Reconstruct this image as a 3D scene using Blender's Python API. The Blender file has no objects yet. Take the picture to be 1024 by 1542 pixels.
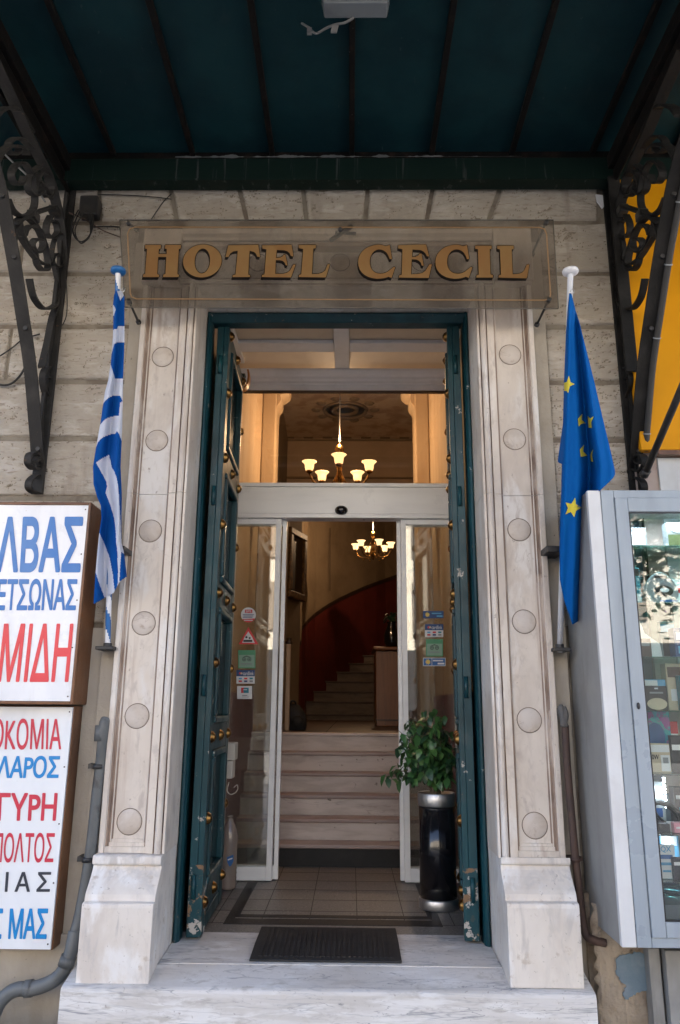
import bpy, bmesh, math, random
import numpy as np
from mathutils import Vector
random.seed(7)
R_ = math.radians
S = bpy.context.scene
COL = S.collection
# ------------------------------------------------------------------ camera
CZ = 1.35                                    # eye height above the pavement
F_PX, PITCH, YAW, ROLL = 1143.0, R_(14.44), R_(0.873), R_(0.458)   # focal length in photo pixels (1024x1542)
_F = Vector((-math.sin(YAW)*math.cos(PITCH), math.cos(YAW)*math.cos(PITCH), math.sin(PITCH)))
_R0 = Vector((math.cos(YAW), math.sin(YAW), 0)); _U0 = _R0.cross(_F)
_R = _R0*math.cos(ROLL) + _U0*math.sin(ROLL); _U = _U0*math.cos(ROLL) - _R0*math.sin(ROLL)
from mathutils import Matrix
cam = bpy.data.cameras.new('camera'); camo = bpy.data.objects.new('camera', cam); COL.objects.link(camo)
M = Matrix((_R, _U, -_F)).transposed().to_4x4(); M.translation = (0, 0, CZ); camo.matrix_world = M
cam.sensor_fit = 'VERTICAL'; cam.sensor_height = 24; cam.lens = 24*F_PX/1542; cam.clip_start = .02; cam.clip_end = 400
S.camera = camo
# ------------------------------------------------------------------ world, sun, exposure
W = bpy.data.worlds.new('World'); S.world = W; W.use_nodes = True
nt = W.node_tree; sky = nt.nodes.new('ShaderNodeTexSky'); sky.sky_type = 'NISHITA'; sky.sun_disc = False
SUN_EL, SUN_AZ = R_(52), R_(20)              # sun behind the hotel, so the entrance is in open shade
sky.sun_elevation = SUN_EL; sky.sun_rotation = SUN_AZ; sky.air_density = .75; sky.dust_density = 4.0; sky.ozone_density = .6
nt.links.new(sky.outputs[0], nt.nodes['Background'].inputs[0]); nt.nodes['Background'].inputs[1].default_value = 0.085
sl = bpy.data.lights.new('sun', 'SUN'); so = bpy.data.objects.new('sun', sl); COL.objects.link(so)
sl.energy = 4.8; sl.angle = R_(.5); sl.color = (1, .95, .88)
_sd = Vector((math.sin(SUN_AZ)*math.cos(SUN_EL), math.cos(SUN_AZ)*math.cos(SUN_EL), math.sin(SUN_EL)))
so.rotation_euler = _sd.to_track_quat('Z', 'Y').to_euler(); so.location = (4, 30, 30)
S.view_settings.view_transform = 'Standard'; S.view_settings.look = 'None'; S.view_settings.gamma = 1
S.view_settings.exposure = 3.45
try:
    S.cycles.use_denoising = True; S.cycles.max_bounces = 10; S.cycles.transparent_max_bounces = 16; S.cycles.sample_clamp_indirect = 8
except Exception: pass
# ------------------------------------------------------------------ helpers: photo pixel -> place on a real plane
def ray(px, py): return _F + _R*((px-512)/F_PX) - _U*((py-771)/F_PX)
def P(px, py, Y): d = ray(px, py); v = d*(Y/d.y); return Vector((v.x, v.y, v.z+CZ))
def PZ(px, py, z): d = ray(px, py); v = d*((z-CZ)/d.z); return Vector((v.x, v.y, v.z+CZ))
def PX(px, py, x): d = ray(px, py); v = d*(x/d.x); return Vector((v.x, v.y, v.z+CZ))
def catmull(pts, n=8, closed=False):
    pts = [Vector(p) for p in pts]; out = []
    N = len(pts)
    for i in range(N if closed else N-1):
        if closed: a, b, c, d = pts[(i-1) % N], pts[i], pts[(i+1) % N], pts[(i+2) % N]
        else: a, b, c, d = pts[max(i-1, 0)], pts[i], pts[i+1], pts[min(i+2, N-1)]
        for k in range(n):
            t = k/n
            out.append(.5*((2*b)+(c-a)*t+(2*a-5*b+4*c-d)*t*t+(3*b-a-3*c+d)*t**3))
    if not closed: out.append(pts[-1])
    return out
class MB:
    def __init__(s): s.v = []; s.f = []; s.m = []; s.sm = []
    def add(s, vs, fs, m=0, smooth=False):
        o = len(s.v); s.v += [Vector(v) for v in vs]
        for f in fs: s.f.append([i+o for i in f]); s.m.append(m); s.sm.append(smooth)
        return s
    def box(s, a, b, m=0):
        x0, y0, z0 = a; x1, y1, z1 = b
        if x0 > x1: x0, x1 = x1, x0
        if y0 > y1: y0, y1 = y1, y0
        if z0 > z1: z0, z1 = z1, z0
        return s.add([(x0,y0,z0),(x1,y0,z0),(x1,y1,z0),(x0,y1,z0),(x0,y0,z1),(x1,y0,z1),(x1,y1,z1),(x0,y1,z1)],
              [(0,3,2,1),(4,5,6,7),(0,1,5,4),(1,2,6,5),(2,3,7,6),(3,0,4,7)], m)
    def obox(s, c, ax, ay, az, m=0):           # oriented box: centre and three half vectors
        c, ax, ay, az = Vector(c), Vector(ax), Vector(ay), Vector(az)
        q = [c-ax-ay-az, c+ax-ay-az, c+ax+ay-az, c-ax+ay-az, c-ax-ay+az, c+ax-ay+az, c+ax+ay+az, c-ax+ay+az]
        return s.add(q, [(0,3,2,1),(4,5,6,7),(0,1,5,4),(1,2,6,5),(2,3,7,6),(3,0,4,7)], m)
    def prism(s, poly, d, m=0, smooth=False):  # closed 3-D polygon pushed along vector d
        n = len(poly); d = Vector(d); a = [Vector(p) for p in poly]; b = [p+d for p in a]
        return s.add(a+b, [tuple(range(n-1, -1, -1)), tuple(range(n, 2*n))]+[(i, (i+1) % n, n+(i+1) % n, n+i) for i in range(n)], m, smooth)
    def tube(s, path, r, n=8, m=0, caps=True):
        path = [Vector(p) for p in path]; k = len(path); rs = r if isinstance(r, (list, tuple)) else [r]*k
        vs = []; up = None
        for i, p in enumerate(path):
            t = (path[min(i+1, k-1)]-path[max(i-1, 0)]).normalized()
            if up is None:
                up = Vector((0, 0, 1)) if abs(t.z) < .9 else Vector((1, 0, 0))
            a = (up - t*up.dot(t)).normalized(); b = t.cross(a); up = a
            for j in range(n):
                q = 2*math.pi*j/n; vs.append(p+(a*math.cos(q)+b*math.sin(q))*rs[i])
        fs = [(i*n+j, i*n+(j+1) % n, (i+1)*n+(j+1) % n, (i+1)*n+j) for i in range(k-1) for j in range(n)]
        if caps: fs += [tuple(range(n-1, -1, -1)), tuple(range((k-1)*n, k*n))]
        return s.add(vs, fs, m, True)
    def ribbon(s, path, wv, t, m=0):           # flat bar: width vector wv (half), thickness t, along a path
        path = [Vector(p) for p in path]; wv = Vector(wv); k = len(path); vs = []
        for i, p in enumerate(path):
            tg = (path[min(i+1, k-1)]-path[max(i-1, 0)]).normalized(); nn = tg.cross(wv).normalized()*(t/2)
            vs += [p-wv-nn, p+wv-nn, p+wv+nn, p-wv+nn]
        fs = [(i*4+j, i*4+(j+1) % 4, (i+1)*4+(j+1) % 4, (i+1)*4+j) for i in range(k-1) for j in range(4)]
        fs += [(3,2,1,0), ((k-1)*4, (k-1)*4+1, (k-1)*4+2, (k-1)*4+3)]
        return s.add(vs, fs, m)
    def lathe(s, c, prof, n=24, axis='z', m=0, smooth=True):   # prof: (radius, height) from c
        c = Vector(c); vs = []
        for r, h in prof:
            for j in range(n):
                q = 2*math.pi*j/n; a, b = r*math.cos(q), r*math.sin(q)
                vs.append(c+(Vector((a, b, h)) if axis == 'z' else Vector((a, h, b)) if axis == 'y' else Vector((h, a, b))))
        k = len(prof)
        fs = [(i*n+j, i*n+(j+1) % n, (i+1)*n+(j+1) % n, (i+1)*n+j) for i in range(k-1) for j in range(n)]
        s.add(vs, fs, m, smooth)
        if prof[0][0] > 1e-4: s.f.append([len(s.v)-k*n+j for j in range(n-1, -1, -1)]); s.m.append(m); s.sm.append(False)
        if prof[-1][0] > 1e-4: s.f.append([len(s.v)-n+j for j in range(n)]); s.m.append(m); s.sm.append(False)
        return s
    def ball(s, c, r, n=12, m=0):
        rx, ry, rz = r if isinstance(r, (tuple, list)) else (r, r, r); c = Vector(c); k = n//2; vs = []
        for i in range(k+1):
            th = math.pi*i/k
            for j in range(n):
                q = 2*math.pi*j/n; vs.append(c+Vector((rx*math.sin(th)*math.cos(q), ry*math.sin(th)*math.sin(q), rz*math.cos(th))))
        return s.add(vs, [(i*n+j, (i+1)*n+j, (i+1)*n+(j+1) % n, i*n+(j+1) % n) for i in range(k) for j in range(n)], m, True)
def wloc(o):
    v = Vector((0, 0, 0))
    while o is not None: v += o.location; o = o.parent
    return v
def obj(name, mb, mats, parent=None, bevel=0, seg=2, label=None, fix=True):
    me = bpy.data.meshes.new(name); off = wloc(parent) if parent else Vector((0, 0, 0))
    me.from_pydata([v-off for v in mb.v], [], mb.f)
    for p, m, sm in zip(me.polygons, mb.m, mb.sm): p.material_index = m; p.use_smooth = sm
    for m in (mats if isinstance(mats, (list, tuple)) else [mats]): me.materials.append(m)
    if fix:
        bm = bmesh.new(); bm.from_mesh(me); bmesh.ops.remove_doubles(bm, verts=bm.verts, dist=1e-6)
        bmesh.ops.recalc_face_normals(bm, faces=bm.faces); bm.to_mesh(me); bm.free()
    me.update()
    o = bpy.data.objects.new(name, me); COL.objects.link(o)
    if parent: o.parent = parent
    if bevel:
        b = o.modifiers.new('bevel', 'BEVEL'); b.width = bevel; b.segments = seg; b.limit_method = 'ANGLE'; b.angle_limit = R_(35)
        b.harden_normals = False
    if label: o['label'] = label
    return o
def tag(o, label, cat, group=None, kind=None):
    o['label'] = label; o['category'] = cat
    if group: o['group'] = group
    if kind: o['kind'] = kind
    return o
def thing(name, label, cat, loc=(0, 0, 0), group=None):
    o = bpy.data.objects.new(name, None); COL.objects.link(o); o.location = loc; o.empty_display_size = .1
    return tag(o, label, cat, group)
def struct(o): o['kind'] = 'structure'; return o
# ------------------------------------------------------------------ materials
def mat(name, col, rough=.6, metal=0, spec=.5, var=None, dirt=None, bump=None, bump2=None, chips=None, emit=None, coat=0, rvar=0, veins=()):
    """col base; var=(col2, scale, stretch xyz, lo, hi); dirt same, on top; chips=(col, scale, threshold); bump=(scale, strength, stretch)"""
    m = bpy.data.materials.new(name); m.use_nodes = True; t = m.node_tree; b = t.nodes['Principled BSDF']; N, L = t.nodes, t.links
    tc = N.new('ShaderNodeTexCoord')
    def noise(scale, st=(1, 1, 1), detail=6, rough=.6, dist=0, seed=0):
        mp = N.new('ShaderNodeMapping'); mp.inputs['Scale'].default_value = st; mp.inputs['Location'].default_value = (seed*1.7, seed*.9, seed*2.3)
        L.new(tc.outputs['Object'], mp.inputs[0]); n = N.new('ShaderNodeTexNoise'); n.inputs['Scale'].default_value = scale
        n.inputs['Detail'].default_value = detail; n.inputs['Roughness'].default_value = rough; n.inputs['Distortion'].default_value = dist
        L.new(mp.outputs[0], n.inputs['Vector']); return n.outputs['Fac']
    def ramp(x, lo, hi):
        r = N.new('ShaderNodeMapRange'); r.interpolation_type = 'SMOOTHSTEP'; L.new(x, r.inputs[0]); r.inputs[1].default_value = lo; r.inputs[2].default_value = hi; return r.outputs[0]
    def mix(f, a, c):
        x = N.new('ShaderNodeMix'); x.data_type = 'RGBA'; L.new(f, x.inputs[0])
        if isinstance(a, tuple): x.inputs[6].default_value = (*a, 1)
        else: L.new(a, x.inputs[6])
        x.inputs[7].default_value = (*c, 1); return x.outputs[2]
    cur = tuple(col); sd = 1
    for layer in (var, dirt):
        if not layer: continue
        for (c2, sc, st, lo, hi) in (layer if isinstance(layer, list) else [layer]):
            sd += 1; cur = mix(ramp(noise(sc, st, seed=sd, dist=.3), lo, hi), cur, c2)
    if chips:
        for (c2, sc, th) in (chips if isinstance(chips, list) else [chips]):
            sd += 1; cur = mix(ramp(noise(sc, seed=sd, detail=8, rough=.65), th, th+.015), cur, c2)
    for (c2, sc, st, w, amt) in veins:   # thin continuous lines along a noise contour, broken up by a second noise
        sd += 1; n0 = noise(sc, st, seed=sd, detail=4, rough=.55, dist=.6)
        s1 = N.new('ShaderNodeMath'); s1.operation = 'SUBTRACT'; L.new(n0, s1.inputs[0]); s1.inputs[1].default_value = .5
        s2 = N.new('ShaderNodeMath'); s2.operation = 'ABSOLUTE'; L.new(s1.outputs[0], s2.inputs[0])
        f1 = ramp(s2.outputs[0], w, 0.0); f2 = ramp(noise(sc*.8, st, seed=sd+30), .45, .62)
        s3 = N.new('ShaderNodeMath'); s3.operation = 'MULTIPLY'; L.new(f1, s3.inputs[0]); L.new(f2, s3.inputs[1])
        s4 = N.new('ShaderNodeMath'); s4.operation = 'MULTIPLY'; L.new(s3.outputs[0], s4.inputs[0]); s4.inputs[1].default_value = amt
        cur = mix(s4.outputs[0], cur, c2)
    if isinstance(cur, tuple): b.inputs['Base Color'].default_value = (*cur, 1)
    else: L.new(cur, b.inputs['Base Color'])
    b.inputs['Roughness'].default_value = rough; b.inputs['Metallic'].default_value = metal
    if rvar:
        r = N.new('ShaderNodeMapRange'); L.new(noise(6, seed=9), r.inputs[0]); r.inputs[1].default_value = .3; r.inputs[2].default_value = .7
        r.inputs[3].default_value = max(.03, rough-rvar); r.inputs[4].default_value = min(1, rough+rvar); L.new(r.outputs[0], b.inputs['Roughness'])
    b.inputs['Specular IOR Level'].default_value = spec; b.inputs['Coat Weight'].default_value = coat
    prev = None
    for k, bp in enumerate((bump, bump2)):
        if bp:
            bn = N.new('ShaderNodeBump'); bn.inputs['Strength'].default_value = bp[1]; bn.inputs['Distance'].default_value = bp[3] if len(bp) > 3 else .01
            L.new(noise(bp[0], bp[2] if len(bp) > 2 else (1, 1, 1), detail=8, rough=.62, seed=11+k), bn.inputs['Height'])
            if prev: L.new(prev, bn.inputs['Normal'])
            prev = bn.outputs[0]
    if prev: L.new(prev, b.inputs['Normal'])
    if emit: b.inputs['Emission Color'].default_value = (*emit[0], 1); b.inputs['Emission Strength'].default_value = emit[1]
    return m
def glass(name, tint=(.93, .95, .94), refl=1.0, haze=0, hazecol=(.4, .37, .33), ior=1.5):
    m = bpy.data.materials.new(name); m.use_nodes = True; t = m.node_tree; N, L = t.nodes, t.links
    for n in list(N):
        if n.type != 'OUTPUT_MATERIAL': N.remove(n)
    out = [n for n in N if n.type == 'OUTPUT_MATERIAL'][0]
    tr = N.new('ShaderNodeBsdfTransparent'); tr.inputs[0].default_value = (*tint, 1)
    gl = N.new('ShaderNodeBsdfGlossy'); gl.inputs['Roughness'].default_value = .015; gl.inputs[0].default_value = (refl, refl, refl, 1)
    fr = N.new('ShaderNodeFresnel'); fr.inputs[0].default_value = ior
    mx = N.new('ShaderNodeMixShader'); L.new(fr.outputs[0], mx.inputs[0]); L.new(tr.outputs[0], mx.inputs[1]); L.new(gl.outputs[0], mx.inputs[2])
    last = mx.outputs[0]
    if haze:
        df = N.new('ShaderNodeBsdfDiffuse'); df.inputs[0].default_value = (*hazecol, 1)
        tc = N.new('ShaderNodeTexCoord'); mp = N.new('ShaderNodeMapping'); mp.inputs['Scale'].default_value = (1.2, 1, .5); L.new(tc.outputs['Object'], mp.inputs[0])
        n = N.new('ShaderNodeTexNoise'); n.inputs['Scale'].default_value = 7; n.inputs['Detail'].default_value = 7; L.new(mp.outputs[0], n.inputs['Vector'])
        r = N.new('ShaderNodeMapRange'); L.new(n.outputs['Fac'], r.inputs[0]); r.inputs[1].default_value = .3; r.inputs[2].default_value = .75
        r.inputs[3].default_value = haze*.6; r.inputs[4].default_value = haze*1.4
        m2 = N.new('ShaderNodeMixShader'); L.new(r.outputs[0], m2.inputs[0]); L.new(last, m2.inputs[1]); L.new(df.outputs[0], m2.inputs[2]); last = m2.outputs[0]
    L.new(last, out.inputs[0]); return m
def cloth_mat(name, col, back=.35):
    m = bpy.data.materials.new(name); m.use_nodes = True; t = m.node_tree; N, L = t.nodes, t.links; b = N['Principled BSDF']
    b.inputs['Base Color'].default_value = (*col, 1); b.inputs['Roughness'].default_value = .75; b.inputs['Specular IOR Level'].default_value = .12
    tc = N.new('ShaderNodeTexCoord'); n = N.new('ShaderNodeTexNoise'); n.inputs['Scale'].default_value = 14; n.inputs['Detail'].default_value = 5
    L.new(tc.outputs['Object'], n.inputs['Vector']); bn = N.new('ShaderNodeBump'); bn.inputs['Strength'].default_value = .25; bn.inputs['Distance'].default_value = .02
    L.new(n.outputs['Fac'], bn.inputs['Height']); L.new(bn.outputs[0], b.inputs['Normal'])
    tl = N.new('ShaderNodeBsdfTranslucent'); tl.inputs[0].default_value = (*col, 1)
    mx = N.new('ShaderNodeMixShader'); mx.inputs[0].default_value = back
    out = [q for q in N if q.type == 'OUTPUT_MATERIAL'][0]; L.new(b.outputs[0], mx.inputs[1]); L.new(tl.outputs[0], mx.inputs[2]); L.new(mx.outputs[0], out.inputs[0])
    return m
stone = mat('rough_stone', (.41, .368, .31), .95, spec=.15, var=[((.36, .315, .26), 2.2, (1, 1, 1), .44, .66), ((.48, .44, .385), 12, (.6, 1, 1.6), .5, .68)], dirt=[((.26, .22, .18), 3.5, (1.6, 1, .25), .58, .76), ((.29, .245, .20), 30, (.42, 1, 1.9), .55, .68)], bump=(45, .7, (.5, 1, 1.6), .012), bump2=(120, .35, (1, 1, 1), .004))
pit_shade = mat('pit_shade', (.235, .20, .155), .98, spec=.05)  # shade painted as a darker colour on the pit faces
joint_m = mat('mortar', (.25, .22, .175), .95, spec=.1, var=((.17, .14, .11), 9, (1, 1, 1), .42, .62), bump=(60, .5, (1, 1, 1), .006))
smooth_stone = mat('smooth_stone', (.40, .36, .30), .85, var=[((.30, .26, .205), 3, (1, 1, .5), .4, .7)], dirt=[((.17, .14, .11), 5, (1.5, 1, .4), .6, .78), ((.12, .1, .08), 30, (1, 1, 1), .68, .74)], bump=(45, .45, (1, 1, 1), .008))
marble = mat('aged_marble', (.625, .562, .492), .48, spec=.3, var=[((.51, .445, .385), 3.2, (1, 1, .5), .42, .64), ((.655, .62, .58), 5, (1.2, 1, .4), .5, .64)], dirt=[((.43, .345, .285), 9, (1.8, 1, .10), .55, .76), ((.49, .43, .38), 16, (1.4, 1, .5), .54, .70), ((.38, .325, .28), 44, (1, 1, .7), .64, .72)], veins=[((.42, .36, .31), 3.5, (1.6, 1.6, .55), .02, .4), ((.46, .41, .365), 8, (1.3, 1.3, .7), .03, .35)], bump=(30, .12, (1, 1, 1), .005), rvar=.1)
groove_brown = mat('brown_groove_marble', (.27, .20, .155), .65, spec=.15, var=[((.44, .37, .315), 7, (1, 1, .35), .47, .64), ((.17, .12, .095), 11, (1, 1, .3), .50, .66)])  # patchy brown tone for the moulding groove faces
marble_w = mat('white_marble', (.67, .622, .565), .45, spec=.3, var=[((.59, .535, .48), 4.5, (1.2, 1, .5), .42, .64), ((.72, .70, .675), 7, (1, 1, .5), .5, .64)], dirt=[((.50, .465, .435), 8, (2.2, 2.2, .45), .56, .70), ((.49, .425, .36), 20, (1, 1, 1), .60, .72), ((.40, .365, .33), 55, (1, 1, 1), .64, .70)], veins=[((.47, .45, .43), 3, (2.4, 2.4, .7), .05, .5), ((.45, .42, .40), 6, (1.8, 1.8, .5), .02, .3)], bump=(30, .1, (1, 1, 1), .005), rvar=.1)
step_m = mat('veined_marble', (.60, .58, .56), .5, spec=.35, var=[((.52, .495, .465), 4, (.4, 1, 2.6), .42, .62), ((.66, .65, .635), 9, (.4, 1, 2.4), .5, .64)], dirt=[((.45, .425, .395), 17, (.5, 1, 1.7), .55, .70), ((.36, .335, .31), 60, (1, 1, 1), .63, .70)], veins=[((.22, .23, .25), 3.6, (.30, 1.3, 3.2), .016, .85), ((.30, .305, .32), 6, (.35, 1.6, 3.6), .022, .7), ((.16, .17, .185), 9, (.35, 1.2, 3.0), .010, .8), ((.42, .40, .385), 12, (.5, 1.2, 2.6), .03, .6)], bump=(40, .25, (1, 1, 1), .006), rvar=.12)
disc_m = mat('disc_marble', (.575, .515, .46), .5, spec=.3, var=[((.50, .43, .365), 7, (1, 1, 1), .42, .64), ((.45, .385, .325), 24, (1, 1, 1), .58, .70)], veins=[((.38, .32, .27), 12, (1, 1, 1), .02, .6)], bump=(40, .1, (1, 1, 1), .004))
ring_m = mat('disc_joint', (.17, .13, .10), .9)
teal = mat('teal_paint', (.0035, .034, .043), .42, spec=.32, var=[((.006, .050, .062), 5, (1, 1, .3), .4, .65), ((.002, .020, .024), 3, (1, 1, .6), .5, .7)], dirt=[((.025, .05, .055), 18, (1, 1, .5), .58, .72)], chips=[((.36, .33, .29), 15, .655), ((.10, .08, .06), 23, .665)], bump=(30, .3, (1, 1, .4), .004), rvar=.12)
teal_worn = mat('worn_teal_paint', (.0035, .034, .043), .45, spec=.32, var=[((.006, .050, .062), 5, (1, 1, .3), .4, .65)], chips=[((.40, .37, .33), 13, .56), ((.20, .115, .06), 17, .57), ((.03, .05, .05), 26, .60)], bump=(30, .5, (1, 1, .5), .006), rvar=.12)
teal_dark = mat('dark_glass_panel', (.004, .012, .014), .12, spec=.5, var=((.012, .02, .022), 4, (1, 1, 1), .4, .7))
canopy_m = mat('canopy_sheet', (.0020, .0185, .0245), .6, spec=.2, var=[((.0040, .028, .034), 2.6, (1, 1, 1), .4, .62)], dirt=[((.012, .030, .034), 9, (1, .5, 1), .60, .8), ((.03, .045, .05), 60, (1, .3, 1), .66, .72)], bump=(9, .25, (1, 1, 1), .01), rvar=.1)
rib_m = mat('canopy_rib', (.003, .0025, .0022), .7, spec=.2, var=((.02, .012, .009), 14, (1, 1, 1), .5, .75), chips=((.09, .085, .08), 20, .70), bump=(30, .3))
beam_m = mat('beam_green', (.0018, .0115, .0088), .55, spec=.25, var=((.0025, .012, .009), 5, (1, 1, 1), .4, .7), dirt=[((.055, .06, .06), 16, (2.2, 1, .08), .585, .70)], bump=(20, .2))
iron = mat('wrought_iron', (.024, .0225, .021), .7, spec=.3, var=((.04, .037, .034), 8, (1, 1, 1), .42, .7), chips=((.075, .045, .03), 22, .67), bump=(45, .5, (1, 1, 1), .006))
iron_r = mat('dark_wrought_iron', (.006, .0056, .0052), .7, spec=.25, var=((.018, .017, .016), 8, (1, 1, 1), .42, .7), bump=(45, .5, (1, 1, 1), .006))
brass = mat('old_brass', (.30, .165, .05), .32, metal=1, var=((.09, .045, .018), 30, (1, 1, 1), .4, .65), bump=(40, .2))
gold = mat('gilt', (.175, .100, .033), .6, spec=.2, var=((.165, .082, .024), 5, (1, 1, 1), .4, .65))
gold_line = mat('gilt_line', (.22, .12, .045), .5)
ink = mat('black_paint', (.006, .004, .0035), .8, spec=.1)
signglass = glass('smoky_glass', (.63, .595, .555), .30, .13, (.22, .195, .17), 1.35)
signedge = mat('glass_edge', (.10, .09, .075), .2)
alu = mat('white_aluminium', (.76, .77, .775), .34, spec=.5, var=((.69, .70, .71), 3, (.5, 1, 3), .4, .7), rvar=.08)
alu_g = mat('grey_aluminium', (.30, .345, .385), .33, spec=.55, var=((.25, .29, .325), 2.5, (3, 1, .6), .4, .7), dirt=((.42, .46, .5), 9, (1, 1, .5), .66, .8), rvar=.1)
alu_side = mat('grey_side_panel', (.29, .288, .275), .45, var=((.18, .175, .165), 3, (1, 1, .5), .4, .7), dirt=[((.12, .115, .105), 4, (2, 2, .25), .58, .74)], chips=((.5, .5, .5), 3.2, .70), rvar=.1)
alu_strip = mat('pale_trim', (.62, .63, .635), .35, var=((.55, .55, .55), 4, (1, 1, 1), .4, .7))
white_wood = mat('white_painted_wood', (.80, .80, .80), .4, var=((.70, .70, .69), 5, (1, 1, 1), .4, .7), bump=(40, .12))
coffer = mat('cream_panel', (.68, .585, .46), .6, var=((.60, .50, .38), 4, (1, 1, 1), .4, .7))
clear = glass('clear_glass', (.93, .95, .94), 1.0, 0)
doorglass = glass('door_glass', (.90, .91, .89), 1.3, .035, (.30, .29, .28), 1.6)
transomglass = glass('transom_glass', (.92, .9, .86), 1.2, .0, ior=1.5)
shelfglass = glass('shelf_glass', (.74, .90, .85), 1.0, .035, (.35, .5, .46))
cabglass = glass('cabinet_glass', (.93, .96, .96), 1.3, 0, ior=1.6)
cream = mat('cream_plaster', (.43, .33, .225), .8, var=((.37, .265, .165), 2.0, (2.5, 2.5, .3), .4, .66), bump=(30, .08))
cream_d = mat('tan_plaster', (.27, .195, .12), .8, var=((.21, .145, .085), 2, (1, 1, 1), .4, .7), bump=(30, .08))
redwall = mat('red_wainscot', (.14, .022, .018), .4, var=((.10, .014, .012), 3, (1, 1, 1), .4, .7), bump=(30, .06))
darkwood = mat('dark_wood', (.03, .014, .008), .45, var=((.05, .022, .011), 6, (4, 4, .6), .4, .7))
wood = mat('varnished_wood', (.19, .075, .025), .35, var=((.12, .042, .014), 5, (5, 5, .5), .4, .7))
stairmarble = mat('stair_marble', (.50, .44, .41), .5, var=((.39, .335, .305), 5, (.5, 1, 2.4), .42, .64), dirt=((.14, .11, .10), 20, (1, 1, 1), .66, .72), veins=[((.28, .23, .21), 5, (.4, 1, 2.5), .02, .6)], rvar=.1)
stairnose = mat('stair_tread_marble', (.29, .23, .215), .4, var=((.24, .165, .15), 5, (.6, 1, 2), .4, .7), rvar=.1)
blackrub = mat('black_rubber', (.011, .0115, .0125), .75, var=((.02, .02, .02), 12, (1, 1, 1), .4, .7), bump=(160, .5, (1, 1, 1), .004))
black_gl = mat('black_enamel', (.006, .006, .008), .18, coat=.3, var=((.012, .012, .014), 5, (1, 1, 1), .5, .7))
steel = mat('brushed_steel', (.66, .66, .66), .42, metal=1, var=((.5, .5, .5), 9, (1, 1, .4), .4, .7), bump=(80, .08), rvar=.1)
soil = mat('potting_soil', (.03, .02, .014), .95, bump=(60, .8))
leaf_m = mat('ficus_leaf', (.036, .105, .030), .38, spec=.5, var=((.045, .12, .03), 14, (1, 1, 1), .45, .65))
leaf2_m = mat('ficus_leaf_dark', (.014, .05, .02), .4, var=((.025, .07, .025), 14, (1, 1, 1), .45, .65))
bark = mat('bark', (.10, .075, .05), .9, bump=(40, .6))
blue_cloth = cloth_mat('blue_flag_cloth', (.002, .072, .31), .18)
white_cloth = cloth_mat('white_flag_cloth', (.60, .63, .72), .25)
eu_cloth = cloth_mat('royal_blue_cloth', (.0006, .098, .36), .12)
star_cloth = cloth_mat('yellow_cloth', (.62, .52, .06), .05)
bluepaint = mat('blue_pole_paint', (.01, .11, .32), .35)
whitepaint = mat('white_paint', (.66, .67, .70), .4, var=((.56, .56, .57), 9, (1, 1, 1), .45, .7))
darkmetal = mat('dark_metal', (.018, .018, .019), .5, var=((.035, .03, .026), 20, (1, 1, 1), .4, .7))
rust = mat('rusty_pipe', (.075, .042, .03), .7, var=((.045, .03, .026), 10, (1, 1, .5), .4, .7), bump=(50, .4))
pvc = mat('grey_pipe', (.115, .123, .125), .5, var=((.075, .08, .08), 7, (1, 1, .5), .4, .7), dirt=[((.05, .045, .04), 8, (1, 1, 1), .55, .7), ((.2, .2, .19), 14, (1, 1, .2), .6, .7)])
brownmetal = mat('brown_sign_frame', (.165, .068, .026), .45, var=((.085, .034, .015), 4, (1, 1, .6), .4, .75), bump=(30, .15), rvar=.1)
plastic = mat('white_sign_face', (.79, .80, .82), .3, var=((.70, .71, .73), 3, (1, 1, .6), .42, .66), dirt=[((.62, .61, .58), 6, (2.2, 1, .25), .58, .76), ((.5, .47, .42), 40, (1, 1, 1), .68, .74)], rvar=.1)
plastic2 = mat('white_sign_sheet', (.74, .76, .78), .35, var=((.64, .655, .68), 3, (1, 1, .6), .42, .66), dirt=((.45, .42, .38), 40, (1, 1, 1), .70, .76))
s_blue = mat('blue_vinyl', (.012, .15, .46), .35, var=((.06, .20, .48), 3, (1, 1, 1), .45, .7))
s_blue2 = mat('light_blue_vinyl', (.005, .22, .55), .35)
s_red = mat('red_vinyl', (.70, .045, .06), .35, var=((.74, .08, .085), 3, (1, 1, 1), .45, .7))
s_red2 = mat('crimson_vinyl', (.56, .03, .06), .35)
s_black = mat('charcoal_vinyl', (.03, .035, .05), .4)
yellow = mat('yellow_panel', (.60, .262, .0015), .55, spec=.15, var=((.54, .225, .0015), 2, (1, 1, 1), .4, .7))
paleboard = mat('pale_board', (.50, .52, .53), .5, var=((.42, .43, .43), 4, (1, 1, 1), .4, .7))
pinkstone = mat('pinkish_stone', (.44, .36, .32), .7, var=((.36, .28, .24), 5, (1, 1, 1), .4, .7), bump=(40, .2))
plaster_old = mat('broken_plaster', (.36, .30, .23), .95, var=((.24, .185, .13), 5, (1, 1, 1), .4, .65), dirt=((.10, .08, .06), 9, (1, 1, 1), .6, .72), bump=(18, .9, (1, 1, 1), .03))
bluepatch = mat('blue_grey_paint', (.12, .17, .21), .85, var=((.18, .22, .25), 9, (1, 1, 1), .4, .65), bump=(40, .4))
pave_m = mat('pavement_slab', (.26, .25, .235), .85, var=((.20, .19, .18), 3, (1, 1, 1), .4, .7), bump=(50, .3))
road_m = mat('asphalt', (.05, .05, .052), .9, bump=(80, .5))
terrazzo = mat('terrazzo', (.165, .152, .14), .42, spec=.3, var=[((.150, .138, .127), 3, (1, 1, 1), .35, .75), ((.30, .28, .25), 110, (1, 1, 1), .56, .64)], dirt=((.06, .054, .048), 90, (1, 1, 1), .58, .64))
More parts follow.
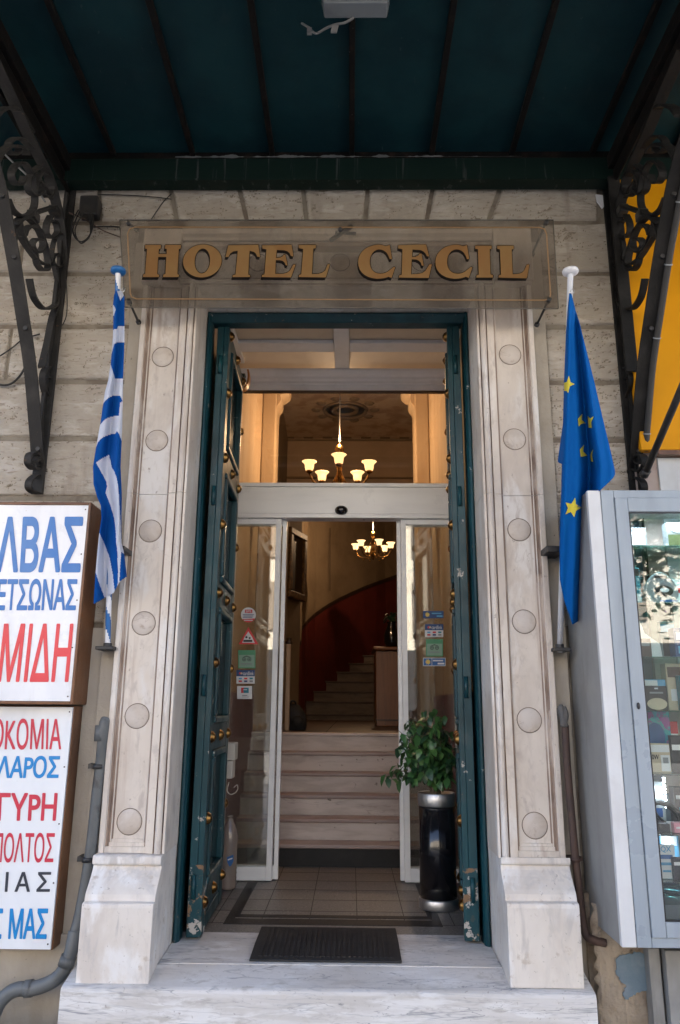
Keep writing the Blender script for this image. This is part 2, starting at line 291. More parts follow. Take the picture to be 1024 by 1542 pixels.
terr_dark = mat('dark_terrazzo', (.022, .020, .019), .5, spec=.15, var=((.045, .042, .04), 110, (1, 1, 1), .5, .62))
tile_joint = mat('tile_joint', (.04, .034, .03), .8)
landing_m = mat('landing_tiles', (.075, .042, .026), .4, var=((.055, .03, .019), 4, (1, 1, 1), .4, .7))
tanceil = mat('painted_ceiling', (.62, .48, .34), .8, var=((.42, .28, .18), 5, (1, 1, 1), .45, .65))
lampglow = mat('lit_lamp_shade', (.7, .5, .28), .4, emit=((1, .62, .28), .20))
bulbglow = mat('lit_bulb', (.9, .8, .6), .4, emit=((1, .78, .45), 1.6))
offgrey = mat('lamp_housing', (.10, .125, .14), .5, var=((.07, .085, .095), 7, (1, 1, 1), .4, .7))
diff_m = mat('lamp_diffuser', (.13, .145, .155), .3, var=((.10, .11, .115), 8, (1, 1, 1), .4, .7))
cable_m = mat('black_cable', (.014, .013, .012), .6)
greycable = mat('grey_cable', (.16, .16, .16), .6)
offwhite = mat('off_white_plastic', (.42, .40, .36), .45)
def flat(name, c, r=.45): return mat(name, c, r)
c_white = flat('printed_white', (.62, .64, .66)); c_blue = flat('printed_blue', (.012, .10, .30)); c_navy = flat('printed_navy', (.008, .05, .17)); c_red = flat('printed_red', (.55, .02, .03))
c_green = flat('printed_green', (.06, .26, .13)); c_pale = flat('printed_pale_green', (.20, .34, .26)); c_black = flat('printed_black', (.012, .012, .014)); c_yellow = flat('printed_yellow', (.60, .46, .10))
c_teal = flat('printed_teal', (.02, .20, .26)); c_pink = flat('printed_pink', (.62, .25, .32)); c_brown = flat('printed_brown', (.06, .03, .022)); c_lblue = flat('printed_sky_blue', (.09, .33, .55)); c_grey = flat('printed_grey', (.22, .24, .25))
c_beige = flat('printed_beige', (.50, .42, .30))
holo = mat('shimmering_card', (.02, .25, .42), .25, var=[((.35, .08, .35), 18, (1, 1, 1), .42, .55), ((.05, .4, .45), 26, (1, 1, 1), .5, .6)])
# ------------------------------------------------------------------ writing
def text_geo(s, bold=0.0, spacing=1.0):
    cu = bpy.data.curves.new('text', 'FONT'); cu.body = s; cu.size = 1; cu.offset = bold; cu.space_character = spacing; cu.resolution_u = 4
    o = bpy.data.objects.new('text', cu); COL.objects.link(o); dg = bpy.context.evaluated_depsgraph_get()
    me = o.evaluated_get(dg).to_mesh(); vs = [v.co.copy() for v in me.vertices]; fs = [tuple(p.vertices) for p in me.polygons]
    o.evaluated_get(dg).to_mesh_clear(); bpy.data.objects.remove(o); bpy.data.curves.remove(cu)
    x0, x1 = min(v.x for v in vs), max(v.x for v in vs); y0, y1 = min(v.y for v in vs), max(v.y for v in vs)
    return [((v.x-x0)/(x1-x0), (v.y-y0)/(y1-y0)) for v in vs], fs
def bil(q, u, v):                     # q = tl, tr, br, bl ; v up
    t = Vector(q[0])*(1-u)+Vector(q[1])*u; b = Vector(q[3])*(1-u)+Vector(q[2])*u
    return b*(1-v)+t*v
def put_text(mb, s, quad, place, m=0, bold=0.0, spacing=1.0):
    vs, fs = text_geo(s, 0, spacing); n = len(s); bx, by = bold*1.25/n, bold*.9; k = 0; Q = [Vector((*p, 0)) for p in quad]
    for dx, dy in (((-1, 0), (1, 0), (0, -1), (0, 1), (-.8, -.8), (.8, .8), (.8, -.8), (-.8, .8), (0, 0)) if bold else ((0, 0),)):
        k += 1
        pts = [bil(Q, u*(1-2*bx)+bx+dx*bx, v*(1-2*by)+by+dy*by) for u, v in vs]; pts = [place(p.x, p.y) for p in pts]
        for fi, f in enumerate(fs):      # every face at its own hair's-breadth height, so strokes that cross never share a plane
            d = Vector((0, .00011*k+.000012*(fi % 9), 0)); mb.add([pts[i]-d for i in f], [tuple(range(len(f)))], m)
    return mb
# ------------------------------------------------------------------ fixed measures
XC = -.080; ZT = CZ-1.013; YP = 3.50; YW = 3.57
ZF_TOP = P(512, 468.5, 3.71).z; Z_CAN = P(512, 228, 3.45).z; Z_BEAM = P(512, 291, YW).z
YS = 4.975; LX0 = XC-.72; LX1 = XC+.72+.05
# ================================================================== ground and the street behind the camera
g = MB(); g.box((-60, -4.0, -.3), (60, 4.2, 0)); struct(obj('pavement', g, pave_m))
g = MB(); g.box((-60, -60, -.4), (60, -4.004, -.14)); struct(obj('road', g, road_m))
ob = thing('opposite_building', 'unseen pale building added across the street for bounce light and reflections', 'building', (0, -17, 0))  # unseen, added to bounce sunlight and limit the sky on the entrance
g = MB(); g.box((-26, -24, -.14), (26, -17, 9.0)); obj('wall', g, mat('pale_render', (.46, .415, .345), .9, var=((.40, .36, .295), .7, (1, 1, 1), .4, .7)), ob)
wf = mat('shutter_paint', (.16, .13, .10), .6)
obj('dark_band', MB().box((-25, -16.998, -.14), (25, -16.90, 3.3)), mat('dark_band_gloss', (.03, .032, .035), .15), ob)  # unseen dark band added to dim the reflection in the cabinet glass
for i in range(-4, 5):
    for k in range(2):
        g = MB(); g.box((i*2.8-.6, -17.01, 4.0+k*2.6), (i*2.8+.6, -16.93, 5.7+k*2.6)); obj('window', g, wf, ob)
# ================================================================== hotel facade
fac = thing('hotel_facade', 'old stone hotel facade with marble pilasters framing the doorway', 'building', (XC, YW, 0))
zj = [P(180, y, YW).z for y in (660, 577, 494, 411)]; CH = (zj[3]-zj[0])/3; zc0 = zj[0]
XL_IN, XR_IN = XC-1.075, XC+1.075
XR_END = P(915, 400, YW).x+.03
g = MB()
g.box((-7, YW+.014, 0), (XC-.716, 3.74, 13)); g.box((XC+.716, YW+.014, 0), (7, 3.74, 13)); g.box((XC-.715, YW+.014, ZF_TOP+.025), (XC+.715, 3.74, 13))
obj('wall_core', g, joint_m, fac)
zv = zc0+4*CH if zc0+4*CH < Z_BEAM-.1 else zc0+3*CH
g = MB(); gp = .011
_tab = np.random.RandomState(4).rand(512, 512)
def vn(x, z):
    xi, zi = np.floor(x).astype(int), np.floor(z).astype(int); fx_, fz_ = x-xi, z-zi; fx_ = fx_*fx_*(3-2*fx_); fz_ = fz_*fz_*(3-2*fz_)
    t = lambda a, b: _tab[a % 512, b % 512]
    return (t(xi, zi)*(1-fx_)+t(xi+1, zi)*fx_)*(1-fz_)+(t(xi, zi+1)*(1-fx_)+t(xi+1, zi+1)*fx_)*fz_
def fbm(x, z, o=4):
    s_, a_, n_ = 0, 1, 0
    for k in range(o): s_ = s_+a_*vn(x*2**k+17*k, z*2**k+31*k); n_ += a_; a_ *= .55
    return s_/n_
def rough(x0, x1, z0, z1, slant, y, xl=None, xr=None):
    # hand-dressed face: pillowed edge, chipped arrises and short horizontal tooling pits, as real relief with shade painted into the pits
    nx, nz = max(2, int((x1-x0)/.0055)), max(2, int((z1-z0)/.0045)); Zg, Ug = np.meshgrid(np.linspace(z0, z1, nz+1), np.linspace(0, 1, nx+1), indexing='ij')
    if xl: X0 = xl(Zg); X1 = xr(Zg)
    else: X0, X1 = x0+0*Zg, x1+0*Zg
    Xg = X0+(X1-X0)*Ug
    ed = np.minimum(np.minimum(Xg-X0, X1-Xg), np.minimum(Zg-z0, z1-Zg)); c = .006+.014*fbm(Xg*9+5, Zg*9)**2
    hgt = .016*np.clip(1-ed/c, 0, 1)**2
    w = fbm(Xg*7+3, Zg*11)*.6; pit = np.clip(1-np.abs(fbm(Xg*13+w*4, Zg*52+w*10, 3)-.47)/.022, 0, 1)*np.clip((fbm(Xg*17+60, Zg*40)-.37)/.12, 0, 1)*(.5+.5*np.clip((fbm(Xg*3.1+20, Zg*3.1)-.38)/.2, 0, 1))
    hgt = hgt+.0095*pit+.009*(fbm(Xg*14+9, Zg*26+2)-.5)+.004*(fbm(Xg*60, Zg*80)-.5)
    hgt = np.minimum(hgt, .019)
    base = len(g.v); g.v += [Vector((a, y+b, c_)) for a, b, c_ in zip(Xg.ravel(), hgt.ravel(), Zg.ravel())]
    W_ = nx+1
    for j in range(nz):
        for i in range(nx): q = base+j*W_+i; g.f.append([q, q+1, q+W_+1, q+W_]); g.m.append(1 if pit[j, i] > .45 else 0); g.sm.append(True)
def block(x0, x1, z0, z1, y=YW):
    # slightly pillowed block with chamfered edge
    c = .010; g.prism([(x0, y+.03, z0), (x0, y+c, z0), (x0+c, y, z0+c), ] , (0, 0, 0)) if False else None
    vs = [(x0, y+.03, z0), (x1, y+.03, z0), (x1, y+.03, z1), (x0, y+.03, z1), (x0+c, y, z0+c), (x1-c, y, z0+c), (x1-c, y, z1-c), (x0+c, y, z1-c), (x0, y+c, z0), (x1, y+c, z0), (x1, y+c, z1), (x0, y+c, z1)]
    if x1 > -3.1 and z1 > 1.6 and z0 < 4.5 and x1-x0 < 2: rough(max(x0, -3.1), x1, z0, z1, lambda x, z: 0, y); return
    g.add(vs, [(4, 5, 6, 7), (8, 9, 5, 4), (9, 10, 6, 5), (10, 11, 7, 6), (11, 8, 4, 7), (0, 1, 9, 8), (1, 2, 10, 9), (2, 3, 11, 10), (3, 0, 8, 11), (3, 2, 1, 0)])
rr = random.Random(3)
zs = [zc0+k*CH for k in range(-3, 5)]
for k in range(len(zs)-1):
    z0, z1 = zs[k]+gp, min(zs[k+1], 99)-gp
    for (xa, xb, edge) in ((-7.0, XL_IN, 1), (XR_IN, XR_END, -1)):
        if edge == 1:
            x = xb; w = .62+.3*(k % 2)
            while x > xa: block(max(x-w, xa)+.006, x-.006 if x < xb else x, z0, z1, YW+rr.uniform(-.002, .003)); x -= w; w = .8+rr.uniform(-.1, .2)
        else: block(xa, xb, z0, z1, YW+rr.uniform(-.002, .003))
ztop = zs[-1]
# top course: flat-arch voussoirs over the doorway
jt = [(148, 150), (258, 269), (362, 375), (457, 463), (553, 549), (650, 640), (750, 731), (903, 903)]
zt2 = Z_BEAM+.12
for i in range(7):
    a0, b0 = jt[i]; a1, b1 = jt[i+1]
    q = [P(b0, 345, YW), P(b1, 345, YW), P(a1, 291, YW), P(a0, 291, YW)]
    zb_ = ztop+gp; 
    def fx(pt, pb, z): t = (z-pb.z)/(pt.z-pb.z); return pb.x+(pt.x-pb.x)*t
    x0b, x1b, x0t, x1t = fx(q[3], q[0], zb_)+.011, fx(q[2], q[1], zb_)-.011, fx(q[3], q[0], zt2)+.011, fx(q[2], q[1], zt2)-.011
    lf_ = lambda z, a=x0b, b=x0t, za=zb_: a+(b-a)*(z-za)/(zt2-za); rt_ = lambda z, a=x1b, b=x1t, za=zb_: a+(b-a)*(z-za)/(zt2-za)
    rough(x0b, x1b, zb_, zt2, None, YW, lf_, rt_)
xx = P(148, 300, YW).x-.012
while xx > -7: block(xx-.8, xx, ztop+gp, zt2); xx -= .815
for z in (zt2+.6,): block(-7, 7, zt2+.02, 13)
obj('stone_blocks', g, [stone, pit_shade], fac, fix=False)
# lower wall band, and the smooth margin beside each pilaster
g = MB(); zlow = zs[0]
g.box((-7, YW-.004, .42), (P(112, 1200, YW).x, YW+.03, zlow-gp)); g.box((-7, YW-.025, 0), (P(105, 1400, YW-.02).x, YW+.03, .41))
obj('lower_wall', g, smooth_stone, fac, bevel=.008)
for s in (-1, 1):
    obj('margin_strip', MB().box((XC+s*.985, YW-.030, 0), (XC+s*1.072, YW+.03, ZF_TOP+.310)), smooth_stone, fac, bevel=.004)
g = MB(); g.box((P(112, 1200, YW).x+.004, YW-.012, 0), (XC-1.074, YW+.03, zlow-gp-.003))
obj('margin_strip', g, smooth_stone, fac, bevel=.004)
PROF = [(.127, 3.74), (.127, 3.478), (.124, 3.475), (.104, 3.472), (.100, 3.482), (.0935, 3.484), (.091, 3.491), (.083, 3.489), (.079, 3.492), (.0735, 3.5), (-.0575, 3.5), (-.063, 3.492), (-.066, 3.487),
        (-.071, 3.485), (-.0745, 3.470), (-.108, 3.467), (-.111, 3.475), (-.1145, 3.464), (-.121, 3.453), (-.129, 3.449), (-.137, 3.453), (-.143, 3.463), (-.1465, 3.474), (-.149, 3.463), (-.158, 3.463), (-.1605, 3.470), (-.1605, 3.74)]
ZP0 = P(200, 1285, 3.47).z; ZJ = (P(230, 750, 3.5).z+P(775, 741, 3.5).z)/2; ZPT = ZF_TOP+.015
def ring_disc(c, r, root):
    d = obj('disc', MB().lathe((c.x, c.y, c.z), [(0, -.0035), (r-.0035, -.0035), (r-.001, -.0005), (r-.001, .004)][::-1], 32, 'y'), disc_m, root)
    obj('disc_joint', MB().add([(c.x+rad*math.cos(2*math.pi*j/32), c.y-.0012, c.z+rad*math.sin(2*math.pi*j/32)) for rad in (r-.001, r+.0022) for j in range(32)],
        [(j, (j+1) % 32, 32+(j+1) % 32, 32+j) for j in range(32)]), ring_m, root)
DL = [(250.4,537.5),(241.4,663.5),(231.3,799.7),(220.6,938.6),(209.7,1078.2),(196.9,1237.3)]
DR = [(764.4,534.2),(771.2,661.5),(778.4,797.9),(785.8,936.1),(793.7,1084.4),(802.4,1243.1)]
for s, dd in ((-1, DL), (1, DR)):
    g = MB(); cx = XC+s*.865
    for z0, z1 in ((ZP0, ZJ-.001), (ZJ+.001, ZPT)):
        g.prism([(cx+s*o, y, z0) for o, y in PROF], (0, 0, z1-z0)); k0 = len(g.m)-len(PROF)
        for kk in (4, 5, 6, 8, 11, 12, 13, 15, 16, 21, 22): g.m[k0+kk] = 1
    # foot of the sunk panel
    for dz, y, ea, eb in ((.024, 3.4745, .100, -.073), (.040, 3.486, .086, -.066), (.052, 3.493, .078, -.061)):
        g.prism([(cx+s*ea, 3.5005, ZP0+.0005), (cx+s*ea, y, ZP0+.0005), (cx+s*eb, y, ZP0+.0005), (cx+s*eb, 3.5005, ZP0+.0005)], (0, 0, dz))
    pil = obj('pilaster', g, [marble, groove_brown], fac)
    for d in dd: 
        c = P(d[0], d[1], 3.5); c.x = cx+s*.008; ring_disc(c, .0535, pil)
    # plinth with flared foot
    px = 180 if s < 0 else 825
    zz = lambda y, Y: P(px, y, Y).z
    YF = 3.335; zb = P(px-10 if s < 0 else 826, 1484, YF).z-.01
    pr = [(3.74, zb), (YF-.002, zb), (YF-.004, zz(1368, YF)), (YF-.002, zz(1362.5, YF)), (YF+.003, zz(1360.5, YF)), (YF+.024, zz(1357.5, YF+.02)), (YF+.026, zz(1353, YF+.02)), (YF+.030, zz(1347, YF+.03)), (YF+.042, zz(1340, YF+.04)), (YF+.060, zz(1331, YF+.06)), (YF+.082, zz(1320, YF+.08)), (YF+.098, zz(1310, YF+.1)), (YF+.106, zz(1303, YF+.105)),
          (3.423, zz(1301.5, 3.43)), (3.421, zz(1299, 3.42)), (3.421, zz(1291, 3.42)), (3.430, ZP0-.001), (3.74, ZP0-.001)]
    xa, xb = cx+s*.131, cx-s*.1575
    g = MB().prism([(xa, y, z) for y, z in pr], (xb-xa, 0, 0)); 
    obj('plinth', g, marble_w, pil, bevel=.0035)
# lintel with the same mouldings and discs
g = MB(); zb = ZF_TOP
LPROF = [(3.74, .003), (3.470, .003), (3.463, .0045), (3.463, .013), (3.474, .0155), (3.463, .019), (3.453, .025), (3.449, .033), (3.453, .041), (3.464, .0475), (3.475, .051), (3.467, .054), (3.470, .0875),
         (3.485, .091), (3.487, .096), (3.5, .1045), (3.5, .222), (3.490, .228), (3.482, .234), (3.472, .242), (3.468, .262), (3.452, .264), (3.445, .276), (3.43, .288), (3.425, .304), (3.425, .318), (3.74, .318)]
g.prism([(XC-.800, y+.0015, zb+z) for y, z in LPROF], (1.60, 0, 0))
k0 = len(g.m)-len(LPROF)
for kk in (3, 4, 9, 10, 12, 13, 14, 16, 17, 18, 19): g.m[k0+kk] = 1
lin = obj('lintel', g, [marble, groove_brown], fac)
for s in (-1, 1):
    g = MB(); g.box((XC+s*.802, 3.4315, ZPT+.001), (XC+s*.998, 3.74, zb+.319)); obj('lintel_block', g, marble, lin, bevel=.004)
for i in range(5):
    c = P(512+(i-2)*123, 399, 3.5); c.z = zb+.163; c.y = 3.5015; ring_disc(c, .050, lin)
# building mass so that the inside is dark and the street is shaded
g = MB(); g.box((-7, 3.75, 12.6), (7, 24, 13)); g.box((-7.3, 3.56, 0), (-7.002, 24, 13)); g.box((7.002, 3.56, 0), (7.3, 24, 13)); g.box((-7, 24.01, 0), (7, 24.3, 13))
obj('rear_mass', g, smooth_stone, fac)
# broken plaster base on the right with a patch of blue-grey paint
g = MB(); a = P(905, 1425, 3.42); b = P(978, 1542, 3.42)
bx0, bx1 = a.x-.02, b.x
n, m_ = 26, 22; rr = random.Random(5)
vs = [(bx0+(bx1-bx0)*i/n+(rr.uniform(-.012, .012) if i == 0 else 0), 3.42+rr.uniform(-.006, .006)+(.02 if i == 0 else 0), .02+.56*j/m_) for j in range(m_+1) for i in range(n+1)]
g.add(vs, [(j*(n+1)+i, j*(n+1)+i+1, (j+1)*(n+1)+i+1, (j+1)*(n+1)+i) for j in range(m_) for i in range(n)], 0, True)
g.box((bx0+.03, 3.43, 0), (bx1, YW+.02, .58)); g.box((XC+1.07, 3.52, 0), (bx0+.04, YW+.02, .60))
pl = obj('broken_base', g, plaster_old, fac)
pts = [(931,1440),(945,1437),(958,1434),(974,1437),(976,1466),(979,1489),(968,1492),(958,1497),(951,1501),(943,1506),(937,1498),(944,1484),(936,1478),(929,1468),(927,1452)]
jt_ = []
for (xa_, ya_), (xb_, yb_) in zip(pts, pts[1:]+pts[:1]):
    for t in (0, .2, .4, .6, .8): jt_.append((xa_+(xb_-xa_)*t+rr.uniform(-1.7, 1.7), ya_+(yb_-ya_)*t+rr.uniform(-1.7, 1.7)))
q = [P(x, y, 3.410) for x, y in jt_]; g = MB().prism(q, (0, .004, 0)); obj('paint_patch', g, bluepatch, pl)

# ================================================================== step and threshold
st = thing('marble_step', 'worn veined white marble step in front of the hotel door', 'step', (XC, 3.4, 0))
xl, xr = P(91, 1486, 3.3).x, P(898, 1491, 3.3).x
g = MB(); g.prism([(xl, 3.30, 0), (xl, 3.30, ZT-.064), (xl, 3.304, ZT-.052), (xl, 3.316, ZT-.046), (xl, 3.478, ZT-.012), (xl, 3.478, 0)], (xr-xl, 0, 0))
obj('step_slab', g, step_m, st, bevel=.004)
g = MB(); g.prism([(XC-.705, 3.4805, ZT-.0105), (XC-.705, 3.70, ZT), (XC-.705, 3.885, ZT), (XC-.705, 3.885, 0), (XC-.705, 3.4805, 0)], (1.41, 0, 0))
obj('threshold_slab', g, step_m, st, bevel=.002)
g = MB(); g.box((xl-.25, 3.18, 0), (xr+.2, 3.296, .16)); obj('lower_slab', g, step_m, st, bevel=.006)

# ================================================================== canopy
can = thing('glass_canopy', 'dark teal canopy with iron ribs over the hotel entrance', 'canopy', (XC, 3.45, Z_CAN))
CX0, CX1, CY0 = -3.4, 3.4, .75
rx = [P(x, 228, 3.45).x for x in (172, 292, 410, 527, 650, 769, 891)]
sp = (rx[-1]-rx[0])/6; ribs = [rx[0]+sp*k for k in range(7)]
edges = [CX0, ribs[0]-sp, ]+ribs+[ribs[-1]+sp, CX1]
for a, b in zip(edges[:-1], edges[1:]):
    g = MB().box((a+.003, CY0, Z_CAN), (b-.003, 3.568, Z_CAN+.02)); obj('roof_panel', g, canopy_m, can)
for x in [ribs[0]-sp]+ribs+[ribs[-1]+sp]:
    g = MB(); g.box((x-.014, CY0, Z_CAN-.030), (x+.014, 3.45, Z_CAN-.002)); obj('rib', g, rib_m, can, bevel=.004)
g = MB(); g.box((CX0, CY0-.06, Z_CAN-.12), (CX1, CY0-.002, Z_CAN+.06)); obj('front_gutter', g, beam_m, can, bevel=.01)
zb1 = P(512, 270, 3.45).z
BX0, BX1 = P(100, 260, 3.45).x-1.9, P(905, 260, 3.45).x+2
g = MB(); g.box((BX0, 3.45, Z_BEAM), (BX1, 3.545, P(512, 238, 3.45).z)); b_ = obj('wall_beam', g, beam_m, can, bevel=.003)
g = MB(); g.box((BX0, 3.452, P(512, 237.8, 3.45).z), (BX1, 3.565, Z_CAN-.001)); obj('angle_bar', g, rib_m, can, bevel=.003)
g = MB(); rr = random.Random(21); vs = []; n = 240
for k in range(n+1):
    x = -.95+1.85*k/n; zf = Z_CAN-.033; w_ = max(.0006, .012*(fbm(np.array([x*14.]), np.array([3.]), 4)[0]-.47)/.25*(1 if -.75 < x < .35 else .6)); vs += [(x, 3.4508, zf-w_*.4), (x, 3.4508, zf+w_)]
g.add(vs, [(2*k, 2*k+2, 2*k+3, 2*k+1) for k in range(n)])
obj('flaking_paint', g, mat('flaking_whitewash', (.10, .105, .105), .8), can)
g = MB(); g.box((BX0, 3.444, zb1-.006), (BX1, 3.4495, zb1+.004)); obj('beam_lip', g, beam_m, can)
# floodlight under the canopy, with its lead
zl = Z_CAN-.05
fl = thing('floodlight', 'grey box floodlight with clear cover hung under the canopy', 'lamp', P(535, 10, 2.420))
a, b = P(484, 12, 2.420), P(587, 12, 2.420); zlo = P(535, 26, 2.420).z; zmi = P(535, 11, 2.420).z
g = MB(); g.prism([(a.x+.002, 2.420, zmi), (a.x+.002, 2.290, zmi+.02), (a.x+.002, 2.230, zmi+.16), (a.x+.002, 2.420, zmi+.16)], (b.x-a.x-.004, 0, 0))
for k in range(4): g.box((a.x, 2.422, zmi+.02+k*.03), (b.x, 2.432, zmi+.032+k*.03))
obj('housing', g, offgrey, fl, bevel=.004)
g = MB(); g.prism([(a.x+.004, 2.420, zmi-.002), (b.x-.004, 2.420, zmi-.002), (b.x-.012, 2.425, zlo), (a.x+.012, 2.425, zlo)], (0, -.07, 0)); obj('cover', g, diff_m, fl, bevel=.004)
g = MB(); g.box((a.x-.012, 2.310, zmi+.02), (a.x-.004, 2.370, Z_CAN-.002)); g.lathe((a.x-.02, 2.340, zmi+.04), [(.009, 0), (.009, .02)], 8, 'x'); obj('bracket_arm', g, offgrey, fl)
g = MB(); g.box((b.x+.004, 2.310, zmi+.02), (b.x+.012, 2.370, Z_CAN-.002)); g.lathe((b.x+.003, 2.340, zmi+.04), [(.009, 0), (.009, .02)], 8, 'x')
obj('bracket_arm', g, offgrey, fl)
g = MB(); g.tube(catmull([P(532, 27, 2.390), P(520, 34, 2.420), P(505, 37, 2.470), P(492, 42, 2.520), P(480, 49, 2.570), P(474, 50, 2.570), P(468, 45, 2.590), P(466, 42, 2.620), P(452, 33, 2.67), P(440, 20, 2.67), P(436, 4, 2.620)], 6), .005, 6)
g.obox(P(504, 43, 2.460), (.012, 0, 0), (0, .004, 0), (.004, 0, .02)); g.obox(P(466, 47, 2.590), (.010, 0, 0), (0, .008, 0), (0, 0, .013))
tag(obj('lamp_lead', g, greycable), 'loose grey lead with a tag dangling below the canopy floodlight', 'cable')

# ================================================================== wrought-iron brackets carrying the canopy
def bracket(label, mirror):
    XB = P(84, 500, YW).x                      # traced once on the left, then mirrored about the doorway axis
    T = lambda px, py: PX(px, py, XB)
    mx = lambda v: Vector((2*XC-v.x+.0, v.y, v.z)) if mirror else Vector(v)
    xb = 2*XC-XB if mirror else XB
    im = iron_r if mirror else iron
    root = thing('iron_bracket', label, 'bracket', (xb, YW-.02, 1.3), 'wrought-iron canopy brackets')
    zb0 = P(60, 745, YW).z
    g = MB(); g.box((xb-.030, YW-.022, zb0), (xb+.030, YW-.003, Z_CAN-.05)); g.box((xb-.005, YW-.055, zb0+.12), (xb+.005, YW-.0225, Z_CAN-.05)); obj('wall_post', g, im, root, bevel=.003)
    spath = catmull([mx(T(*p)) for p in ((62,712),(57,690),(53,640),(45,550),(33,470),(22,400),(9,330),(-6,262),(-30,190),(-70,110))], 6)
    spath = [p for p in spath if p.z < Z_CAN-.10]
    y = spath[-1]; 
    while spath[-1].z < Z_CAN-.09: spath.append(spath[-1]+Vector((0, -.10, .055)))
    g = MB(); g.ribbon(spath, (.031, 0, 0), .009); g.ribbon([p+Vector((0, .022, .008)) for p in spath], (.006, 0, 0), .036)
    obj('strut', g, im, root)
    g = MB()
    for k in (8, 22, 31, 39): 
        if k < len(spath): obj('rivet', MB().lathe(spath[k]+Vector((.008, -.014, 0)), [(.011, 0), (.011, .012)], 8, 'y'), darkmetal, root)
    g = MB(); g.box((xb-.032, CY0, Z_CAN-.115), (xb+.032, YW-.024, Z_CAN-.035)); g.box((xb-.006, CY0, Z_CAN-.20), (xb+.006, YW-.024, Z_CAN-.116)); obj('top_rail', g, rib_m, root, bevel=.004)
    def scroll(pts, w=.017, t=.010, n=8):
        return obj('scroll', MB().ribbon(catmull([mx(T(*p)) for p in pts], n), (w, 0, 0), t), im, root)
    # scrolls, traced in the bracket's own upright plane
    scroll([(62,741),(50,741),(43,734),(45,723),(55,716),(62,720),(64,728),(58,733)])
    scroll([(60,703),(50,706),(42,697),(44,685),(53,682),(57,689),(52,695)])
    scroll([(62,553),(70,520),(78,480),(84,462),(88,440)])
    scroll([(72,600),(66,585),(64,568),(68,556),(75,553),(79,561),(75,569),(69,567)])
    scroll([(44,420),(50,446),(62,463),(74,464),(86,455),(93,430),(96,408)])
    scroll([(20,378),(22,350),(35,327),(52,338),(63,358),(70,380),(72,402),(64,407),(56,398),(52,380),(48,368),(54,360),(61,362)])
    scroll([(28,332),(33,352),(42,372),(55,380),(64,372),(62,352),(50,340),(40,344),(36,354)])
    scroll([(11,300),(20,318),(36,326),(50,314),(52,290),(46,262),(36,246),(24,248),(17,262),(22,276),(32,276),(36,266)])
    scroll([(80,312),(60,318),(40,325),(20,336)], .02, .014)
    scroll([(76,325),(70,338),(70,352),(78,358),(86,350),(84,336),(78,332)])
    scroll([(52,286),(56,268),(64,260),(74,268),(78,284),(74,296),(66,294),(64,284)])
    scroll([(78,300),(70,286),(60,272),(58,262)], .012, .008)
    scroll([(40,232),(30,222),(16,220),(2,228),(-8,246)], .02, .012)
    scroll([(96,470),(90,440),(82,405),(78,380),(84,356),(92,352)], .012, .008)
    bpath = catmull([mx(T(*p)) for p in ((95,400),(91,340),(76,274),(58,235),(39,196),(20,152),(4,118),(-14,80))], 6)
    bpath = [p for p in bpath if p.z < Z_CAN-.125 and p.y > CY0]
    g = MB(); g.ribbon(bpath, (.026, 0, 0), .010); g.ribbon([p+Vector((0, .020, .010)) for p in bpath], (.006, 0, 0), .030); obj('brace', g, im, root)
    scroll([(47,199),(35,178),(26,166),(14,162),(0,166),(-10,178)], .02, .012)
    scroll([(47,225),(36,212),(24,208),(14,214),(12,226),(20,232),(28,228),(28,220)])
    scroll([(98,392),(88,402),(80,398),(78,388),(84,382),(90,386)], .014, .009)
    scroll([(60,250),(50,258),(42,272),(44,288),(54,294),(62,286),(58,276)])
    scroll([(30,356),(40,372),(56,392),(72,398),(80,386)], .014, .009)
    for p in ((82, 318), (50, 326)): obj('collar', MB().obox(mx(T(*p)), (.024, 0, 0), (0, .026, 0), (0, 0, .022)), darkmetal, root, bevel=.004)
    return root, spath, xb
brL = bracket('grey wrought-iron scroll bracket above the light box signs', False)
brR = bracket('black wrought-iron scroll bracket against the yellow panel', True)
obj('flat_bar', MB().box((P(927, 400, 3.44).x, 3.43, P(950, 560, 3.44).z), (P(945, 400, 3.44).x, 3.445, Z_BEAM-.002)), iron_r, brR[0], bevel=.003)
obj('shadow_back_plate', MB().box((XR_END+.003, 3.50, 1.75), ((P(945.5, 420, 3.46).x+P(961, 677, 3.46).x)/2-.003, 3.56, Z_BEAM-.002)), iron_r, brR[0])  # dark plate put in for the post's shadow beside the wall end
# conduit strapped to the right bracket
sp_ = brR[1]; cpath = [p+Vector((.0385, -.012, -.004)) for p in sp_[8:]]
cd = tag(obj('conduit', MB().tube(cpath, .0155, 8), mat('dull_grey_conduit', (.032, .030, .028), .7)), 'grey conduit tied along the strut of the bracket by the yellow panel', 'pipe')
cw = cd.location
for k in (3, 13, 22, 30):
    if k < len(cpath)-1:
        d = (cpath[k+1]-cpath[k]).normalized(); obj('tie', MB().tube([cpath[k]-d*.003, cpath[k]+d*.003], .018, 10), c_grey, cd)
